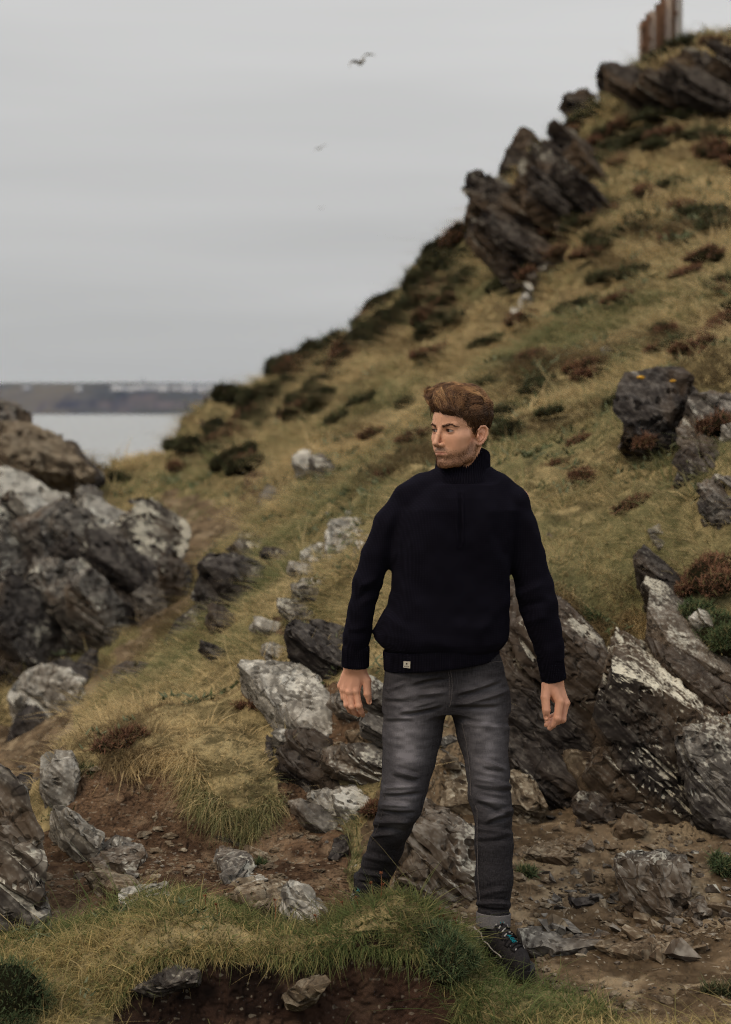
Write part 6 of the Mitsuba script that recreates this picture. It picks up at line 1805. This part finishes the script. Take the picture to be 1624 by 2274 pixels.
je = iso(jeans_sdf, (-.08, 4.28, .07), (.58, 4.90, 1.0), .0044, True)
relax(je, 1)
folds(je, [(920, 1522, 986, 1511, 6, -5), (925, 1540, 985, 1540, 7, 4), (898, 1590, 975, 1572, 6, -6), (895, 1578, 965, 1558, 7, 4), (856, 1601, 914, 1604, 6, -4), (862, 1530, 900, 1520, 6, 3), (860, 1560, 910, 1556, 7, -3), (881, 1708, 925, 1727, 6, 5), (875, 1722, 915, 1738, 6, -5), (859, 1752, 930, 1744, 8, 5), (855, 1768, 928, 1764, 6, -5), (850, 1785, 905, 1792, 7, 6), (848, 1803, 915, 1806, 6, -6), (838, 1822, 905, 1826, 7, 6), (832, 1838, 890, 1845, 6, -6), (826, 1858, 875, 1852, 6, 4), (812, 1900, 870, 1915, 8, 3), (806, 1935, 860, 1950, 6, 4), (800, 1958, 850, 1968, 5, -4),
           (1024, 1546, 1107, 1519, 6, -5), (1030, 1562, 1120, 1535, 7, 5), (1010, 1575, 1100, 1570, 7, -5), (1025, 1605, 1128, 1618, 7, 3), (1079, 1693, 1118, 1706, 6, 5), (1076, 1705, 1112, 1718, 6, -4), (1060, 1733, 1129, 1744, 7, 5), (1056, 1748, 1130, 1758, 6, -6), (1064, 1772, 1120, 1790, 7, 6), (1066, 1788, 1122, 1806, 6, -6), (1090, 1818, 1136, 1800, 7, 6), (1084, 1832, 1136, 1815, 6, -5), (1060, 1843, 1134, 1849, 7, 4), (1062, 1870, 1130, 1862, 7, -4), (1064, 2004, 1128, 2010, 6, 5), (1062, 2016, 1130, 2022, 5, -4), (1070, 1985, 1120, 1978, 8, 3)], 15, 0.009, 0.6, 1.8, 0.72)

fx = lambda u, v, dy: J(u, v, dy).tolist()
FADE = [(fx(905, 1630, -.1), .072, .17, 1.0), (fx(893, 1760, -.13), .06, .085, .85), (fx(1080, 1650, -.1), .065, .17, 1.0), (fx(1092, 1775, -.16), .045, .06, .85), (fx(930, 1545, -.1), .11, .05, .6), (fx(1070, 1530, -.1), .08, .045, .55), (fx(880, 1835, -.08), .035, .035, .5), (fx(1100, 1815, -.18), .03, .03, .5)]


def denim_fn(p, n, uv):
    f = mi.Float(0.0)
    for c, rx, rz, a in FADE:
        f = dr.maximum(f, a * dr.exp(-dr.square((p.x - c[0]) / rx) - dr.square((p.z - c[2]) / rz)))
    f = f * smoothstep(0.35, -0.3, n.y)
    grain = noise(p.x * 900, p.y * 900, p.z * 45) * 0.6 + noise(p.x * 60, p.y * 60, p.z * 500) * 0.4
    blot = fbm(p.x * 16, p.y * 16, p.z * 16, 3)
    wear = noise(p.x * 28, p.y * 28, p.z * 75)
    t = dr.clip(0.10 + 0.80 * f * (0.45 + 1.0 * blot * wear * 1.6) + 0.36 * (grain - 0.5), 0, 1)
    return mix(C(0.0075, 0.0066, 0.0085), C(0.185, 0.178, 0.20), t * t * 0.45 + 0.55 * t)


cloth('denim', denim_fn, lambda p, n, uv: noise(p.x * 900, p.y * 900, p.z * 60), 0.0012, 0.85, 0.1, 0.3, 0.15)
diffuse('denim_inside', lambda p, n, uv: mix(C(0.10, 0.097, 0.102), C(0.18, 0.172, 0.178), noise(p.x * 300, p.y * 300, p.z * 900)))
diffuse('seam_thread', (0.095, 0.085, 0.085))
je = slim(je, .0003)
add('person__jeans', je, 'denim', smooth=True)
cf = ring_mesh(J(1097, 2026, -.208), J(1096, 2056, -.214), [(0, P_(36), P_(37)), (.04, P_(37.5), P_(38.5)), (.5, P_(37.5), P_(38.5)), (.95, P_(37.5), P_(38)), (1, P_(36), P_(37)), (.9, P_(33), P_(34)), (.1, P_(33), P_(34))], 3, .002, 160)
add('person__jeans__cuff', cf, 'denim_inside', 'turned up pale cuff of the front trouser leg', smooth=40)
strip([(1000, 1489), (1004, 1505), (1004.5, 1530), (1003, 1553), (999, 1570)], .0011, 'person__jeans__seam', 'seam_thread', je, .001)
strip([(996, 1492), (999, 1508), (999.5, 1530), (997.5, 1553)], .0009, 'person__jeans__seam', 'seam_thread', je, .001)
strip([(1026, 1606), (1036, 1650), (1044, 1712), (1046, 1765), (1060, 1800), (1060, 1876), (1062, 1950), (1067, 2015)], .0012, 'person__jeans__seam', 'seam_thread', je, .001)
strip([(856, 1740), (853, 1775), (849, 1805), (842, 1830), (828, 1862), (815, 1895), (802, 1930), (796, 1948)], .0010, 'person__jeans__seam', 'seam_thread', je, .001)
strip([(858, 1486), (875, 1489), (888, 1489)], .0010, 'person__jeans__seam', 'seam_thread', je, .001)
strip([(1072, 1466), (1080, 1472), (1100, 1470), (1118, 1468)], .0010, 'person__jeans__seam', 'seam_thread', je, .001)

# ---- shoes
diffuse('shoe_cloth', lambda p, n, uv: mix(C(0.006, 0.005, 0.006), C(0.016, 0.014, 0.016), noise(p.x * 260, p.y * 260, p.z * 260)), None, 1, rough=0.75, spec=0.2)
diffuse('shoe_rubber', (0.013, 0.012, 0.013), rough=0.6, spec=0.3)
diffuse('shoe_trim', (0.36, 0.33, 0.31))
diffuse('lace_mat', lambda p, n, uv: mix(C(0.012, 0.011, 0.012), C(0.30, 0.29, 0.28), smoothstep(0.62, 0.72, noise(uv.y * 46, uv.x * 91))))
diffuse('teal_print', (0.01, 0.13, 0.165))


def shoe(ank, fwd, z0, key, label, pitch=0.0):
    f = np.array([fwd[0], fwd[1], 0.0])
    f /= np.linalg.norm(f)
    s = np.array([f[1], -f[0], 0])
    up = np.array([0, 0, 1.0])
    f, up = f * math.cos(pitch) - up * math.sin(pitch), up * math.cos(pitch) + f * math.sin(pitch)
    M = np.stack([f, s, up], 1)
    K = 0.93
    org = np.array([ank[0], ank[1], z0])
    L = lambda q: org + K * np.asarray(q, float) @ M.T

    def upper(p):
        q = (p - org) @ M / K
        d = chain(q, [(-.055, 0, .045), (0, .0, .05), (.08, 0, .045), (.15, .002, .036), (.195, .006, .031)], [.037, .041, .042, .038, .030], .02)
        d = smin(d, cone(q, (-.03, 0, .06), (-.02, 0, .155), .046, .050), .03)
        d = smin(d, cone(q, (-.015, 0, .13), (.12, 0, .052), .034, .026), .025)
        d = smin(d, cone(q, (.15, .0, .030), (.195, .006, .028), .041, .034), .015)
        d = np.maximum(d, .012 - q[:, 2])
        return np.maximum(d, q[:, 2] - .156)
    um = iso(upper, np.minimum(L((-.12, -.09, 0)), L((.27, .09, .17))) - .06, np.maximum(L((-.12, -.09, 0)), L((.27, .09, .17))) + .06, .003)
    relax(um, 1)
    scene[key + '__upper'] = mikit.ply(um, 'shoe_cloth', smooth=45)
    pl = np.array([(-.096, 0), (-.085, .032), (-.03, .042), (.06, .044), (.13, .052), (.19, .046), (.225, .022), (.232, .002), (.222, -.022), (.185, -.042), (.12, -.048), (.05, -.040), (-.03, -.040), (-.085, -.032)])
    g = Polygon(pl).buffer(.006)
    sm = trimesh.creation.extrude_polygon(g, .026, engine='earcut')
    sm.vertices = L(np.array(sm.vertices) + [0, 0, -.004])
    scene[key + '__sole'] = mikit.ply(sm, 'shoe_rubber')
    labels[key] = {'label': label}

    def surf(a, b):
        """Top of the shoe above (forward a, side b)."""
        z = np.linspace(.16, .0, 120)
        q = np.array([L((a, b, zz)) for zz in z])
        k = np.flatnonzero(upper(q) < 0)
        return np.array([a, b, z[k[0]] if len(k) else .03])
    # laces
    path = []
    rows_ = np.linspace(.045, .165, 8)
    for i, a in enumerate(rows_):
        w = .030 - .008 * abs(i - 4) / 4
        for b in (np.linspace(-w, w, 6) if i % 2 == 0 else np.linspace(w, -w, 6)):
            path.append(surf(a + (.010 * b / w), b) + [0, 0, .003])
    lm, uv = tubes(L(np.array(path))[None], np.full((1, len(path)), .0026), 5)
    scene[key + '__lace'] = mikit.ply(lm, 'lace_mat', smooth=True, uv=uv)
    path = [surf(a, b) + [0, 0, .004] for i, a in enumerate(rows_) for b in [(-1) ** i * .024]]
    lm, uv = tubes(L(np.array(path))[None], np.full((1, len(path)), .0026), 5)
    scene[key + '__lace_001'] = mikit.ply(lm, 'lace_mat', smooth=True, uv=uv)
    # pale piping along both flanks
    for n_, sg in (('piping', 1), ('piping_001', -1)):
        pp = []
        for a in np.linspace(-.05, .13, 12):
            q = np.array([(a, sg * b, .062 - .16 * max(a + .02, 0) + .02 * (a < 0)) for b in np.linspace(.09, .0, 90)])
            k = np.flatnonzero(upper(L(q)) < 0)
            pp.append(q[k[0]] if len(k) else (a, sg * .04, .05))
        lm, uv = tubes(L(np.array(pp))[None], np.full((1, 12), .0028), 6)
        scene[key + '__' + n_] = mikit.ply(lm, 'shoe_trim', smooth=True)
    # tongue with the printed letters
    tp = [(.026, 0, .092), (.012, 0, .125), (.006, 0, .160)]
    tongue = iso(lambda p: smin(ell((p - org) @ M / K, (.012, .004, .135), (.012, .026, .036)), 1.0, .001), L((.012, 0, .135)) - .06, L((.012, 0, .135)) + .06, .003)
    scene[key + '__tongue'] = mikit.ply(tongue, 'shoe_cloth', smooth=True)
    for n_, (txt, a0, a1, zz) in enumerate((('TEX', None, None, None), ('X', .055, .0, 0), ('AGE', .12, .0, 0))):
        t = meshkit.text_mesh(txt, .014, .002, bold=True)
        q = np.array(t.vertices)
        q[:, 0] -= q[:, 0].mean()
        if a0 is None:
            w = np.stack([.0245 + q[:, 2], -.004 - q[:, 1] + .006, .138 - q[:, 0]], 1)
        else:
            b = surf(a0, 0.0)
            b1 = surf(a0 + .02, 0.0)
            sl = (b1[2] - b[2]) / .02
            w = np.stack([a0 + q[:, 0], .006 - q[:, 1], b[2] + sl * q[:, 0] + .004 + q[:, 2]], 1)
        t.vertices = L(w)
        scene[key + '__print' + (f'_{n_:03d}' if n_ else '')] = mikit.ply(t, 'teal_print')


shoe(J(1094, 2060, -.215), (0.44, -0.88), 0.012, 'person__shoe', 'black laced boot with teal print planted on the path edge')
shoe(J(815, 1992, .125), (-0.45, -0.9), 0.006, 'person__shoe_001', 'black rear boot half hidden by the grass', 0.12)
# ------------------------------------------------------------------ air
if HAZE:
    scene['haze_air'] = {'type': 'homogeneous', 'albedo': {'type': 'rgb', 'value': [0.95, 0.955, 0.96]}, 'sigma_t': {'type': 'rgb', 'value': [0.000022, 0.000028, 0.000042]}}
    scene['haze'] = {'type': 'cube', 'to_world': T().translate([0, 4450, 31]).scale([9500, 4700, 52.5]), 'bsdf': {'type': 'null'}, 'interior': {'type': 'ref', 'id': 'haze_air'}}
    tag('haze', 'thin sea haze lying over the whole bay', 'haze', kind='stuff')
    scene['camera']['medium'] = {'type': 'ref', 'id': 'haze_air'}
